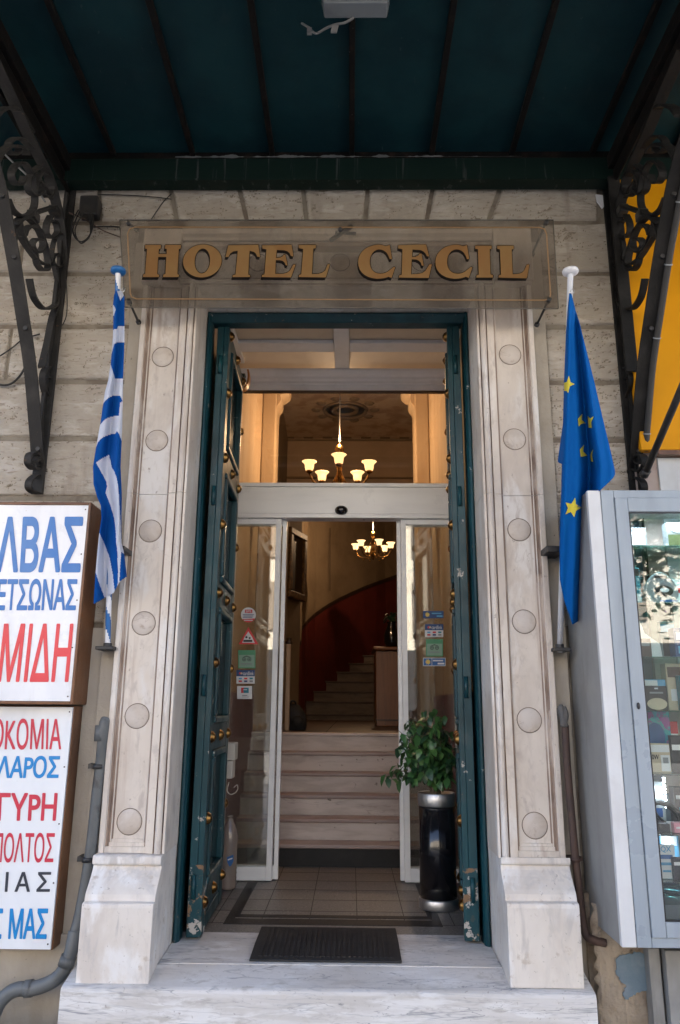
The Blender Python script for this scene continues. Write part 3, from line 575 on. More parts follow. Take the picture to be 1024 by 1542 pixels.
# junction box and slack cables by the left bracket
jb = thing('junction_box', 'dusty black junction box under the canopy beside the left bracket', 'box', P(128, 308, 3.53))
a, b = P(117, 322, 3.50), P(148, 293, 3.50)
g = MB().box((a.x, 3.50, a.z), (b.x, YW-.002, b.z)); obj('case', g, darkmetal, jb, bevel=.01)
g = MB()
for k, pts in enumerate([[(120,318),(110,345),(118,363),(130,360),(138,345),(136,322)],[(126,320),(113,346),(121,366),(133,358),(140,340),(138,320)],[(118,316),(108,338),(113,358),(126,364),(136,352),(134,320)]]):
    g.tube(catmull([P(x, y, 3.49-.006*k) for x, y in pts], 6), .0035, 5)
obj('cable_loop', g, cable_m, jb)
def cable(pts, r, label, Y=3.55, m=None): return tag(obj('cable', MB().tube(catmull([P(x, y, Y) for x, y in pts], 6), r, 6), m or cable_m), label, 'cable')
cable([(148,293),(190,294),(235,297),(258,300)], .003, 'thin black cable running along the top of the wall from the junction box', 3.555)
cable([(136,342),(160,341),(182,342)], .005, 'short horizontal cable clipped from the cable loops to the sign corner', 3.55)
cable([(104,320),(130,332),(155,347),(181,357)], .0035, 'pale cable slanting down from the bracket to the sign corner', 3.52, rust)
cable([(258,292),(246,304),(236,318),(228,330)], .003, 'short black wire dropping behind the top left of the glass sign', 3.555)
cable([(0,536),(18,524),(35,511),(60,503)], .004, 'thin dark wire rising behind the left bracket strut', 3.552)
cable([(-8,578),(6,580),(18,577),(30,566),(38,552)], .006, 'thick black cable sagging behind the left bracket strut', 3.55)
cable([(99,420),(101,450),(100,475),(94,490)], .003, 'thin wire hanging along the left bracket post', 3.53)
cable([(0,224),(15,240),(44,268),(68,304)], .005, 'pale cord slanting across the left bracket scrolls', 3.25, greycable)
# ================================================================== glass hotel sign
QS = [(180, 331), (833, 331), (841, 464.5), (188, 462.5)]
def sign_at(px, py, dy=0):
    v = (py-331)/132.0; return P(px, py, 3.235+.10*v-dy)
sg = thing('glass_sign', 'smoky glass sign board lettered HOTEL CECIL in gilt capitals', 'sign', sign_at(512, 400))
q = [sign_at(*p) for p in QS]
g = MB(); g.prism(q, (0, .008, 0)); obj('glass_plate', g, signglass, sg)
g = MB(); r_ = [sign_at(x, y, .0012) for x, y in QS]
for a, b in zip(r_, r_[1:]+r_[:1]):
    d = (b-a).normalized(); g.tube([a, b], .0022, 6)
obj('plate_edge', g, signedge, sg)
g = MB()
LN = catmull([(205,342.5),(500,342.5),(800,342.5),(818,344),(822,352),(824,400),(828,440),(826,449),(815,450.5),(500,450),(210,449),(200,447),(196,440),(191,360),(193,346)], 5, True)if False else [(203,342),(813,342.5),(820,345),(823,352),(829,444),(827,450),(820,452),(205,450),(198,447),(196,441),(192,352),(195,345)]
for a, b in zip(LN, LN[1:]+LN[:1]):
    pa, pb = sign_at(*a, .002), sign_at(*b, .002); d = (pb-pa).normalized(); up = d.cross(Vector((0, 1, 0))).normalized()*.003
    g.add([pa-up, pb-up, pb+up, pa+up], [(0, 1, 2, 3)])
obj('border_line', g, gold_line, sg, fix=False)
A_, B_ = (.3027, 210, 350), (.293, 520, 350)
C1 = [(228,64),(240,136),(229,138),(222,120),(212,104),(200,94),(185,88),(172,87),(160,90),(148,97),(138,108),(130,123),(126,142),(126,160),(130,178),(138,193),(150,204),(164,210),(180,212),(194,211),(208,207),(220,200),(230,192),(247,178),(257,178),(238,234),(222,228),(205,234),(185,237),(162,238),(140,235),(119,229),(100,219),(86,207),(74,190),(68,172),(66,152),(68,134),(74,117),(85,100),(100,86),(118,75),(138,68),(157,64),(175,63),(190,65),(205,70),(217,69)]
GL = [('H', A_, [(28,62),(108,62),(106,80),(97,82),(95,107),(135,107),(136,82),(126,80),(128,62),(207,62),(206,80),(196,82),(189,207),(197,211),(195,222),(117,222),(119,209),(129,207),(134,122),(93,122),(88,207),(98,211),(97,222),(17,222),(19,209),(28,207),(38,82),(28,80)]),
      ('O', A_, None),
      ('T', A_, [(442,64),(591,61),(600,122),(586,120),(580,106),(570,97),(548,91),(541,209),(551,213),(550,222),(463,222),(463,213),(478,209),(489,91),(468,94),(452,104),(443,122),(428,122)]),
      ('E', A_, [(610,64),(757,61),(766,120),(753,117),(747,103),(735,93),(720,89),(683,87),(680,127),(700,125),(712,119),(717,111),(726,111),(737,166),(727,162),(722,150),(712,141),(697,138),(678,138),(676,206),(715,206),(735,200),(750,188),(765,160),(777,160),(754,224),(608,222),(610,211),(622,208),(632,84),(612,80)]),
      ('L', A_, [(792,62),(878,62),(877,78),(865,80),(858,207),(890,206),(910,200),(925,188),(936,158),(948,158),(927,224),(792,222),(793,211),(805,208),(815,82),(793,78)]),
      ('C', B_, C1),
      ('E', B_, [(272,66),(415,62),(431,124),(419,122),(412,108),(402,98),(388,91),(345,88),(343,126),(362,125),(374,119),(382,109),(392,109),(403,172),(393,170),(388,155),(378,145),(364,139),(341,138),(338,215),(375,213),(395,209),(412,197),(432,164),(445,164),(429,234),(275,232),(277,220),(290,217),(294,86),(272,82)]),
      ('C', B_, [(x+397, y) for x, y in C1]),
      ('I', B_, [(667,68),(752,68),(752,84),(742,86),(746,215),(759,219),(759,232),(673,232),(674,220),(686,217),(682,86),(668,84)]),
      ('L', B_, [(780,68),(865,68),(866,84),(855,88),(860,215),(890,213),(908,207),(920,195),(933,165),(946,165),(933,236),(787,232),(788,220),(800,217),(795,88),(781,84)])]
def ell(cx, cy, rx, ry, n=44, tilt=0):
    return [(cx+rx*math.cos(2*math.pi*k/n)+tilt*ry*math.sin(2*math.pi*k/n), cy+ry*math.sin(2*math.pi*k/n)) for k in range(n)]
for nm, (sc, ox, oy), poly in GL:
    g = MB()
    lay = [(0, 0, .0030, 0), (-3.4, 0, .0026, 1), (3.0, .5, .0025, 1), (0, -3.2, .0024, 1), (-1, 3, .0023, 1), (-2, 6, .0022, 1), (-3, 9, .0021, 1), (-4, 12, .0020, 1), (-5, 14, .0019, 1)]
    for dx, dy, dep, mi in lay:
        f = lambda p: sign_at(ox+(p[0]+dx)*sc, oy+(p[1]+dy)*sc, dep)
        if poly: g.add([f(p) for p in poly], [tuple(range(len(poly)))], mi)
        else:
            a, b = ell(313, 142, 96, 82, tilt=-.05), ell(313, 142, 38.5, 62, tilt=-.05); n = len(a)
            g.add([f(p) for p in a]+[f(p) for p in b], [(k, (k+1) % n, n+(k+1) % n, n+k) for k in range(n)], mi)
    obj('letter', g, [gold, ink], sg, fix=False)
for (x, y, wx, wy) in ((194, 337, 206, 346), (822, 336, 801, 384), (826, 452, 808, 490), (195, 455, 209, 486), (512, 346, 505, 358)):
    a = sign_at(x, y, -.004); b = P(wx, wy, 3.475); g = MB(); g.tube([a, b], .006, 8); d = (b-a).normalized()
    g.tube([a-d*.013, a+d*.010], .0115, 10); g.tube([b-d*.012, b+d*.002], .013, 10)
    if x == 512: g.tube([P(498, 362, 3.40), P(530, 340, 3.30)], .012, 8); g.tube([P(505, 350, 3.36), P(536, 352, 3.36)], .009, 8)
    obj('standoff', g, darkmetal, sg)

# ================================================================== illuminated box signs on the left
def lit_box(label, tr, br, tl_y, Y, Yb, face, frame, lines, name='light_box_sign'):
    (x1, y1), (x2, y2) = tr, br
    at = lambda x, y, dy=0: P(x, y, Y-dy)
    ca = at(x1, y1); cb = at(x2, y2)
    xr_, zt_, zb_ = (ca.x+cb.x)/2, ca.z, cb.z; xl_ = -2.35
    root = thing(name, label, 'sign', (xr_, Y, zb_), 'light box signs on the left wall')
    t = frame
    g = MB(); g.box((xl_, Y+.012, zb_-t), (xr_+t, Yb, zt_+t)); obj('casing', g, brownmetal, root, bevel=.004)
    g = MB(); g.box((xl_, Y, zb_), (xr_, Y+.011, zt_)); obj('sign_face', g, face, root)
    if frame > .01:
        g = MB(); g.box((xr_+.001, Y-.006, zb_-t), (xr_+t, Y+.0115, zt_+t)); g.box((xl_, Y-.006, zt_+.001), (xr_, Y+.0115, zt_+t)); g.box((xl_, Y-.006, zb_-t), (xr_, Y+.0115, zb_-.001)); obj('rim', g, brownmetal, root, bevel=.003)
    for s, quad, m, bold, spc in lines:
        g = MB(); put_text(g, s, quad, lambda x, y: at(x, y, .0015), 0, bold, spc); obj('lettering', g, m, root, fix=False)
    for k in range(5):
        z = zb_+.02+(zt_-zb_-.04)*k/4; obj('screw', MB().lathe((xr_-.012, Y-.0005, z), [(.0035, 0), (.003, -.002), (0, -.0025)], 8, 'y'), darkmetal, root)
    return root
lit_box('upper light box sign, white with big blue and red Greek letters', (132, 761), (107, 1056), 761, 3.385, YW-.002, plastic, .014, [
    ('ΛΒΑΣ', [(-1, 778), (126, 778), (121, 862), (-6, 862)], s_blue, .034, 1.0),
    ('ΕΤΣΩΝΑΣ', [(-2, 871.5), (117, 871.5), (114, 919), (-6, 919)], s_blue, .03, .95),
    ('ΜΙΔΗ', [(6, 939), (111, 939), (103, 1027), (-4, 1027)], s_red, .026, 1.02)])
lit_box('lower sign, white sheet with red, blue and black Greek lines', (111, 1065), (74, 1430), 1065, 3.45, YW-.002, plastic2, .006, [
    ('ΟKΟΜΙΑ', [(-11, 1082), (93, 1082), (92, 1129), (-14, 1129)], s_red2, .015, .98),
    ('ΛΑPΟΣ', [(-2, 1138), (91, 1138), (88, 1172), (-6, 1172)], s_blue2, .03, .95),
    ('ΓΥPΗ', [(-2, 1194), (87, 1194), (84, 1236), (-4, 1236)], s_red2, .028, .98),
    ('ΠΟΛΤΟΣ', [(-8, 1254), (83, 1254), (80, 1299), (-11, 1299)], s_red2, .012, .95),
    ('ΙΑΣ', [(9, 1313), (77.5, 1313), (75, 1343), (7, 1343)], s_black, .02, 1.45),
    ('Σ', [(-12, 1368), (5, 1368), (2, 1414), (-16, 1414)], s_blue2, .03, 1.0),
    ('ΜΑΣ', [(15, 1368), (73, 1368), (70, 1414), (12, 1414)], s_blue2, .03, .95)])

# ================================================================== flags
def inpoly(p, poly):
    x, y = p; c = False; j = len(poly)-1
    for i in range(len(poly)):
        xi, yi = poly[i]; xj, yj = poly[j]
        if (yi > y) != (yj > y) and x < (xj-xi)*(y-yi)/(yj-yi)+xi: c = not c
        j = i
    return c
def interp(tab, y):
    ys = [t[1] for t in tab]; xs = [t[0] for t in tab]; return float(np.interp(y, ys, xs))
def pole(root, base, top, Yb, r, m, stripe=None):
    a = P(*base, Yb); b = PX(*top, a.x)
    g = MB(); g.tube([a-(b-a)*.01, b], r, 12); o = obj('pole', g, m, root)
    return a, b
GF_L = [(174,438),(171.5,445),(170,460),(170.6,481),(170,507),(166.7,548),(163,572),(158,590),(157.6,593),(151,638),(144,677),(140,703),(140.7,729),(146,748),(151.8,761.6),(152.6,780),(149,806),(145,848),(143.5,867),(140.7,910)]
GF_R = [(183,438),(187.4,447),(187.4,494),(187.4,516),(185.5,570),(185,590),(185,605),(183.5,658),(181.6,703),(183.5,742),(183.0,780),(183,817),(187,833),(191,868),(191,912)]
GF_B = [(140.7,910),(157,900.6),(165,896),(171,893),(181,875),(191,868)]          # bottom hem, by x
BLUE = [[(168,438),(176,438),(181,452.5),(190,440),(190,490.5),(186.8,490.5),(177.7,491),(176.4,495.7),(168,496.5)],
        [(166,540),(168.6,531.4),(171.9,518.4),(177,515),(192,515),(192,570),(185,570),(173.2,569.6),(166.7,549),(160,546)],
        [(150,612),(155,608.5),(158,604),(162.8,599.5),(167,597),(171.9,596),(181,596),(184.8,604.6),(181,606),(180,616),(179,626),(171.9,626.7),(166,628),(160,630.6),(155,634.5),(151,639.7),(140,645)],
        [(138,690),(144.6,673.4),(147,667),(151,661.7),(156,658),(161.5,655.9),(168,653.5),(174.5,652.6),(175.8,648.7),(180.3,655.2),(182.9,663),(190,665),(181.6,696.7),(195,726),(195,815),(183,817),(181.2,780),(178.4,735.6),(175.8,720),(172,710),(168,703),(166.5,694),(164,685),(154,690),(144.6,696.7),(152,710),(160,725),(161.5,733),(159,742),(166,760),(171.9,780),(174.2,800),(175,817),(176.5,830),(177,841),(177.6,858),(177.8,875.6),(173.5,895),(171.4,880),(169.8,865),(167,850),(164.8,839),(161.4,830),(156,816),(150,803),(140,800),(136,740)],
        [(138,860),(144.5,864),(150,880),(157.8,901),(150,915),(138,915)],
        [(182.8,831),(187,834),(196,868),(185,880),(180,874),(181,850)]]
WHITE_OVER = [[(168,458),(171.5,460),(174.3,466),(171.5,475),(168,476)]]
gf = thing('greek_flag', 'blue and white striped Greek flag furled on its pole, left of the door', 'flag', P(162, 975, 3.46))
a_, b_ = P(162, 972, 3.46), None
b_ = PX(178, 409, P(162, 972, 3.46).x)
g = MB(); n = 120; rad = .0125; K = 16
for i in range(n):
    for j in range(K):
        pass
ax = (b_-a_); ux = Vector((1, 0, 0)); uy = ax.normalized().cross(ux).normalized()
vs = []; 
for i in range(n+1):
    for j in range(K): q = 2*math.pi*j/K; vs.append(a_+ax*(i/n)+(ux*math.cos(q)+uy*math.sin(q))*rad)
for i in range(n):
    for j in range(K):
        ang = j/K; t = i/n*ax.length/.19+ang
        g.add([vs[i*K+j], vs[i*K+(j+1) % K], vs[(i+1)*K+(j+1) % K], vs[(i+1)*K+j]], [(0, 1, 2, 3)], 0 if (t % 1) < .5 else 1, True)
obj('pole', g, [bluepaint, whitepaint], gf)
g = MB().lathe(b_, [(.013, -.012), (.033, -.006), (.036, .004), (.034, .012), (.018, .018), (0, .02)], 20); obj('finial', g, bluepaint, gf)
g = MB(); g.tube([P(182.5, 437, b_.y-.02), P(186, 433, b_.y-.02), P(188.5, 434.5, b_.y-.02), P(187, 438, b_.y-.02), P(183, 441, b_.y-.02)], .0025, 6); obj('clip', g, steel, gf)
def flag_cloth(Lt, Rt, Bt, y0, y1, nu, nv, Yf, fold, classify):
    mb = MB(); idx = {}; 
    for j in range(nv+1):
        py = y0+(y1-y0)*j/nv; xl_, xr_ = interp(Lt, py), interp(Rt, py)
        for i in range(nu+1):
            u = i/nu; px = xl_+(xr_-xl_)*u; idx[i, j] = (px, py, P(px, py, Yf(py)+(fold(u, (py-y0)/(y1-y0), xr_-xl_) if Bt else efold(px, py))))
    for j in range(nv):
        for i in range(nu):
            c = [idx[i, j], idx[i+1, j], idx[i+1, j+1], idx[i, j+1]]; cx, cy = sum(p[0] for p in c)/4, sum(p[1] for p in c)/4
            if Bt and cy > interp([(b, a) for a, b in Bt], cx): continue
            mb.add([p[2] for p in c], [(0, 1, 2, 3)], classify(cx, cy), True)
    return mb
Ypole = lambda py: a_.y+(b_.y-a_.y)*(972-py)/(972-409)
def gfold(u, v, w):
    amp = .012+.020*min(1, v*1.6)
    return -.020-amp*math.sin(u*7.5+v*2.2)-.012*math.sin(u*14-v*6)*v-.02*math.sin(math.pi*u)
cls = lambda x, y: 1 if any(inpoly((x, y), q) for q in WHITE_OVER) else (0 if any(inpoly((x, y), q) for q in BLUE) else 1)
g = flag_cloth(GF_L, GF_R, GF_B, 438, 912, 64, 330, Ypole, gfold, cls)
fo = obj('cloth', g, [blue_cloth, white_cloth], gf); sm = fo.modifiers.new('solid', 'SOLIDIFY'); sm.thickness = .0015
g = MB(); p = P(157, 977, 3.46); g.box((P(147, 975, 3.46).x, 3.425, p.z-.006), (P(174, 975, 3.46).x, YW-.02, p.z+.010)); g.lathe((a_.x, a_.y, p.z-.004), [(.019, 0), (.019, .03)], 14); obj('holder', g, darkmetal, gf, bevel=.003)
g = MB(); g2 = P(181, 828, 3.40); g.box((g2.x-.01, 3.36, g2.z-.012), (g2.x+.03, YW-.02, g2.z+.012)); obj('holder', g, darkmetal, gf, bevel=.003)

ef = thing('european_flag', 'royal blue European flag with yellow stars hanging right of the door', 'flag', P(843, 978, 3.46))
a2 = P(843, 976, 3.46); b2 = PX(859, 410, a2.x)
obj('pole', MB().tube([a2-(b2-a2)*.01, b2], .0125, 14), whitepaint, ef)
obj('finial', MB().lathe(b2, [(.013, -.010), (.033, -.004), (.035, .004), (.032, .011), (.018, .015), (0, .016)], 20), whitepaint, ef)
obj('clip', MB().tube([P(859, 439, b2.y-.02), P(862, 435, b2.y-.02), P(865, 437, b2.y-.02), P(864, 441, b2.y-.02), P(860, 442, b2.y-.02)], .0025, 6), steel, ef)
EL = [(857.2,441.5),(854.6,467.8),(852,506.7),(850,555),(849,584.5),(847.8,637),(840.4,689.5),(839.7,696.4),(846,697.6),(845,742),(843,784),(842.4,825),(842.8,873),(850,906),(862,940.5)]
ER = [(860.5,441.5),(866.7,467.8),(878,506.7),(895,574.8),(907.5,629),(921,685),(926,708),(926.5,714),(923.8,719.4),(912,731),(900,742),(896,756),(894.7,763),(896.8,804.6),(900.5,855),(886.6,860),(890.6,921),(863,940.5)]
Yp2 = lambda py: a2.y+(b2.y-a2.y)*(976-py)/(976-410)
def efold(px, py):
    v = (py-441.5)/500; spread = .18+.82*min(1, v*1.9); q = (px-857+12*v)/(44*spread)   # folds fan out from the clip
    a = .008+.070*min(1, v*1.7)
    return -.028-a*(.9*math.sin(q*5.2+.4)+.35*math.sin(q*10.5+1.1+v*2)+.25*math.sin(q*2.2-v*3.0))-.015*min(1, v*3)
g = flag_cloth(EL, ER, None, 441.5, 940, 90, 250, Yp2, efold, lambda x, y: 0)
fo = obj('cloth', g, eu_cloth, ef); sm = fo.modifiers.new('solid', 'SOLIDIFY'); sm.thickness = .0015
Z4 = lambda p: (820+p[0]*.1945, 390+p[1]*.1945); Z5 = lambda p: (820+p[0]*.2076, 680+p[1]*.2076)
STARS = [[Z4(p) for p in ((188,903),(201,953),(233,968),(197,986),(182,1038),(170,1020),(152,1022),(152,958),(172,952))],
         [Z4(p) for p in ((294,1198),(287,1245),(319,1271),(282,1276),(266,1298),(258,1238))],
         [Z4(p) for p in ((334,1213),(352,1235),(381,1218),(362,1264),(366,1309),(340,1306))],
         [Z4(p) for p in ((306,1438),(300,1490),(331,1522),(280,1532),(274,1475))],
         [Z5(p) for p in ((352,-18),(343,18),(352,75),(338,70),(332,22))],
         [Z5(p) for p in ((222,335),(228,382),(271,405),(228,430),(215,476),(190,438),(152,455),(170,410),(153,370),(195,378))]]
def on_flag(px, py, off=.004):
    xl_, xr_ = interp(EL, py), interp(ER, py); u = (px-xl_)/(xr_-xl_); return P(px, py, Yp2(py)+efold(px, py)-off)
for sp_oly in STARS:
    cx = sum(p[0] for p in sp_oly)/len(sp_oly); cy = sum(p[1] for p in sp_oly)/len(sp_oly); g = MB(); k = len(sp_oly); rings = []
    dense = [tuple(np.array(sp_oly[i])*(1-t)+np.array(sp_oly[(i+1) % k])*t) for i in range(k) for t in (0, .34, .67)]
    kk = len(dense); vs = [on_flag(cx, cy)]
    for f in (.33, .66, 1): vs += [on_flag(cx+(x-cx)*f, cy+(y-cy)*f) for x, y in dense]
    fs = [(0, 1+i, 1+(i+1) % kk) for i in range(kk)]+[(1+r*kk+i, 1+(r+1)*kk+i, 1+(r+1)*kk+(i+1) % kk, 1+r*kk+(i+1) % kk) for r in range(2) for i in range(kk)]
    obj('star', g.add(vs, fs, 0, True), star_cloth, ef)
g = MB(); p = P(845, 980, 3.46); g.box((P(831, 980, 3.46).x, 3.425, p.z-.004), (P(857, 980, 3.46).x, YW-.02, p.z+.012)); g.lathe((a2.x, a2.y, p.z), [(.019, 0), (.019, .03)], 14); obj('holder', g, darkmetal, ef, bevel=.003)
g = MB(); p = P(838, 828, 3.4); g.box((P(821, 828, 3.4).x, 3.375, p.z-.014), (P(849, 828, 3.4).x, YW-.02, p.z+.014)); obj('holder', g, darkmetal, ef, bevel=.003)
# ================================================================== green double door
dr = thing('double_door', 'tall teal double door with brass bosses, both leaves folded inwards', 'door', (XC, 3.75, ZT))
FO, FI = .702, .677; zt = ZF_TOP-.006; zh = P(512, 483, 3.71).z
g = MB()
for s in (-1, 1):
    g.prism([(XC+s*FO, 3.80, ZT), (XC+s*FO, 3.712, ZT), (XC+s*(FO-.008), 3.706, ZT), (XC+s*(FO-.016), 3.712, ZT), (XC+s*(FO-.022), 3.722, ZT), (XC+s*(FI+.004), 3.724, ZT), (XC+s*FI, 3.730, ZT), (XC+s*FI, 3.80, ZT)], (0, 0, zt-ZT))
g.prism([(XC-FO+.002, 3.80, zt-.001), (XC-FO+.002, 3.714, zt-.001), (XC-FO+.002, 3.708, zt-.012), (XC-FO+.002, 3.716, zt-.024), (XC-FO+.002, 3.726, zh+.008), (XC-FO+.002, 3.732, zh), (XC-FO+.002, 3.80, zh)], (2*FO-.004, 0, 0))
obj('door_frame', g, teal, dr, bevel=.002)
rows = [P(x, y, 3.81).z for x, y in ((343,508),(340,593),(335,690),(331,790),(325,893),(320,998),(315,1110),(308,1232),(303,1358))]
def leaf(s, near, far, thick):
    """s=-1 left; near/far: x of the inner face at the hinge and at the free edge"""
    y0, y1 = 3.752, 4.445
    z0, z1 = ZT+.012, zh-.012
    al = Vector((far-near, y1-y0, 0)); Lw = al.length; al.normalize(); nn = Vector((-s*al.y, s*al.x, 0)) if False else Vector((-s, 0, 0)); nn = (nn-al*nn.dot(al)).normalized()
    H = Vector((near, y0, 0))-nn*thick
    def Q(a, n, z): return H+al*a+nn*n+Vector((0, 0, z))
    def bx(gm, a0, a1, n0, n1, q0, q1, m=0): gm.obox(Q((a0+a1)/2, (n0+n1)/2, (q0+q1)/2), al*((a1-a0)/2), nn*((n1-n0)/2), Vector((0, 0, (q1-q0)/2)), m)
    root = obj('door_leaf', (lambda gm: (bx(gm, 0, Lw, 0, thick-.034, z0, z1), bx(gm, 0, .105, thick-.0335, thick-.006, z0, z1), bx(gm, Lw-.105, Lw, thick-.0335, thick-.006, z0, z1), gm)[-1])(MB()), [teal], dr, bevel=.003)
    tall = [rows[8], rows[6], rows[4], rows[2], rows[0]]
    gm = MB()
    for z in tall: bx(gm, .106, Lw-.106, thick-.0335, thick-.007, max(z-.062, z0+.002), min(z+.062, z1))
    bx(gm, .106, Lw-.106, thick-.0335, thick-.007, z0+.001, tall[0]-.07)
    obj('rail', gm, teal, root, bevel=.004)
    gp_, gmo = MB(), MB()
    for za, zb in zip(tall[:-1], tall[1:]):
        a0, a1, q0, q1 = .107, Lw-.107, za+.064, zb-.064
        bx(gp_, a0+.03, a1-.03, thick-.0335, thick-.026, q0+.03, q1-.03)
        for (b0, b1, r0, r1) in ((a0, a1, q0, q0+.032), (a0, a1, q1-.032, q1), (a0, a0+.032, q0+.033, q1-.033), (a1-.032, a1, q0+.033, q1-.033)): bx(gmo, b0, b1, thick-.033, thick+.006, r0, r1)
    obj('panel', gp_, teal_dark, root); obj('moulding', gmo, teal, root, bevel=.009)
    gw = MB(); bx(gw, -.002, .05, .002, thick-.004, z0+.0, z0+.30); bx(gw, .0505, .11, thick-.03, thick-.003, z0, z0+.22)
    obj('worn_foot', gw, teal_worn, root, bevel=.003, label='chipped and worn foot of the door leaf')
    gh = MB()
    for z in (z0+.16, z0+1.05, z0+2.0, z1-.28): gh.tube([Q(-.010, thick*.35, z), Q(-.010, thick*.35, z+.10)], .011, 8)
    obj('hinge', gh, teal, root)
    for k, z in enumerate(rows):
        for a in ((.052, Lw/2, Lw-.052) if k % 2 == 0 else (.052, Lw-.052)):
            c = Q(a, thick-.008, z); gm = MB(); pr = [(.029, 0), (.030, .004), (.026, .007), (.027, .011), (.021, .013), (.022, .017), (.014, .021), (.008, .025), (0, .026)]
            sg_ = 1 if nn.x > 0 else -1
            gm.lathe(c, [(r, h*sg_) for r, h in pr], 14, 'x'); obj('boss', gm, brass, root)
    return root, Q, thick, Lw
lfL = leaf(-1, -.662, -.680, .070)
lfR = leaf(1, .508, .592, .073)
# ================================================================== vestibule and corridor shell (setting)
ZC = P(512, 559, 4.93).z; ZH = 4.62; YE = 6.35
zw = P(370, 1042, 5.05).z
def wall(nm, a, b, m): return struct(obj(nm, MB().box(a, b), m))
H_ = .1365; T_ = .170; Y0_ = 5.408; ZL = ZT+6*H_
wall('vestibule_wall', (LX0-.16, 3.802, ZT-.3), (LX0, YS-.02, ZC), cream); wall('vestibule_wall', (LX1, 3.802, ZT-.3), (LX1+.16, YS-.02, ZC), cream)
wall('wainscot', (LX0+.0005, 3.9, ZT), (LX0+.014, YE-.002, zw), redwall); wall('wainscot', (LX1-.014, 3.9, ZT), (LX1-.0005, YE-.002, zw), redwall)
wall('corridor_wall', (LX0-.16, YS-.018, ZT-.3), (LX0, YE, ZH), cream); wall('corridor_wall', (LX1, YS-.018, ZT-.3), (LX1+.16, YE, ZH), cream)
wall('wall', (XC-.69, 3.76, ZF_TOP+.02), (XC+.69, 3.90, ZC+.2), cream)
wall('wall', (LX0-.16, YS+.03, ZC+.02), (LX0-.001, YS+.2, ZH), cream)
# panelled vestibule ceiling
cl = MB(); cl.box((LX0-.15, 3.9, ZC+.03), (LX1+.15, YS, ZC+.15)); struct(obj('ceiling', cl, coffer))
g = MB()
def yat(py): return PZ(512, py, ZC).y
xm0, xm1 = P(503, 525, yat(525)).x, P(526, 525, yat(525)).x
yb0, yb1 = yat(517), yat(531)
g.box((xm0, 3.92, ZC), (xm1, YS-.06, ZC+.029)); 
for a, b in ((LX0+.001, xm0-.002), (xm1+.002, LX1-.001)):
    g.box((a, yb1, ZC+.002), (b, yb0, ZC+.0285))
g.box((LX0+.001, 4.051, ZC+.001), (LX0+.06, YS-.161, ZC+.028)); g.box((LX1-.06, 4.051, ZC+.001), (LX1-.001, YS-.161, ZC+.028))
struct(obj('ceiling_battens', g, white_wood, bevel=.006))
# floors
g = MB(); g.box((LX0-.15, 3.8865, ZT-.3), (LX1+.15, Y0_+.05, ZT-.002)); struct(obj('floor', g, terrazzo))
g = MB()
x_ = LX0+.02
for k in range(8):
    x = XC+(k-3.5)*.235; g.box((x-.0018, 4.05, ZT-.004), (x+.0018, Y0_, ZT-.0012))
for k in range(7):
    y = 4.05+k*.235; 
    if y < Y0_: g.box((LX0+.05, y-.0018, ZT-.0038), (LX1-.05, y+.0018, ZT-.0010))
struct(obj('floor_joints', g, tile_joint))
g = MB()
for px_, py_, w, wf_ in ((336, 1391, .042, .10), (353, 1380.5, .022, .05)):
    c = PZ(px_, py_, ZT); ya = c.y; xa_ = c.x; xb_ = 2*XC-c.x
    g.box((xa_, ya, ZT-.004), (xb_, ya+wf_, ZT+.0004)); g.box((xa_, ya+wf_+.0005, ZT-.004), (xa_+w, YS-.05, ZT+.0004)); g.box((xb_-w, ya+wf_+.0005, ZT-.004), (xb_, YS-.05, ZT+.0004))
struct(obj('floor_border', g, terr_dark))
# door mat
mz = ZT+.001
c4 = [PZ(375, 1446, mz), PZ(606, 1449.5, mz), PZ(595.5, 1401, mz), PZ(393, 1399, mz)]
ym0, ym1 = 3.50, (c4[2].y+c4[3].y)/2; xm_0, xm_1 = (c4[0].x+c4[3].x)/2, (c4[1].x+c4[2].x)/2
dm = thing('doormat', 'black ribbed rubber doormat on the marble threshold', 'doormat', ((xm_0+xm_1)/2, (ym0+ym1)/2, mz))
g = MB(); g.prism([(xm_0, ym0, ZT-.0085), (xm_0, 3.70, ZT+.002), (xm_0, ym1, ZT+.002), (xm_0, ym1, ZT+.012), (xm_0, 3.70, ZT+.012), (xm_0, ym0, ZT+.0005)], (xm_1-xm_0, 0, 0)); obj('backing', g, blackrub, dm, bevel=.003)
g = MB()
for k in range(26):
    x = xm_0+.04+(xm_1-xm_0-.08)*k/25; g.prism([(x-.006, 3.70, ZT+.0122), (x-.006, ym1-.04, ZT+.0122), (x-.006, ym1-.04, ZT+.0155), (x-.006, 3.70, ZT+.0155)], (.012, 0, 0))
    g.prism([(x-.006, ym0+.035, ZT+.0022), (x-.006, 3.699, ZT+.0122), (x-.006, 3.699, ZT+.0155), (x-.006, ym0+.035, ZT+.0055)], (.012, 0, 0))
obj('rib', g, blackrub, dm)
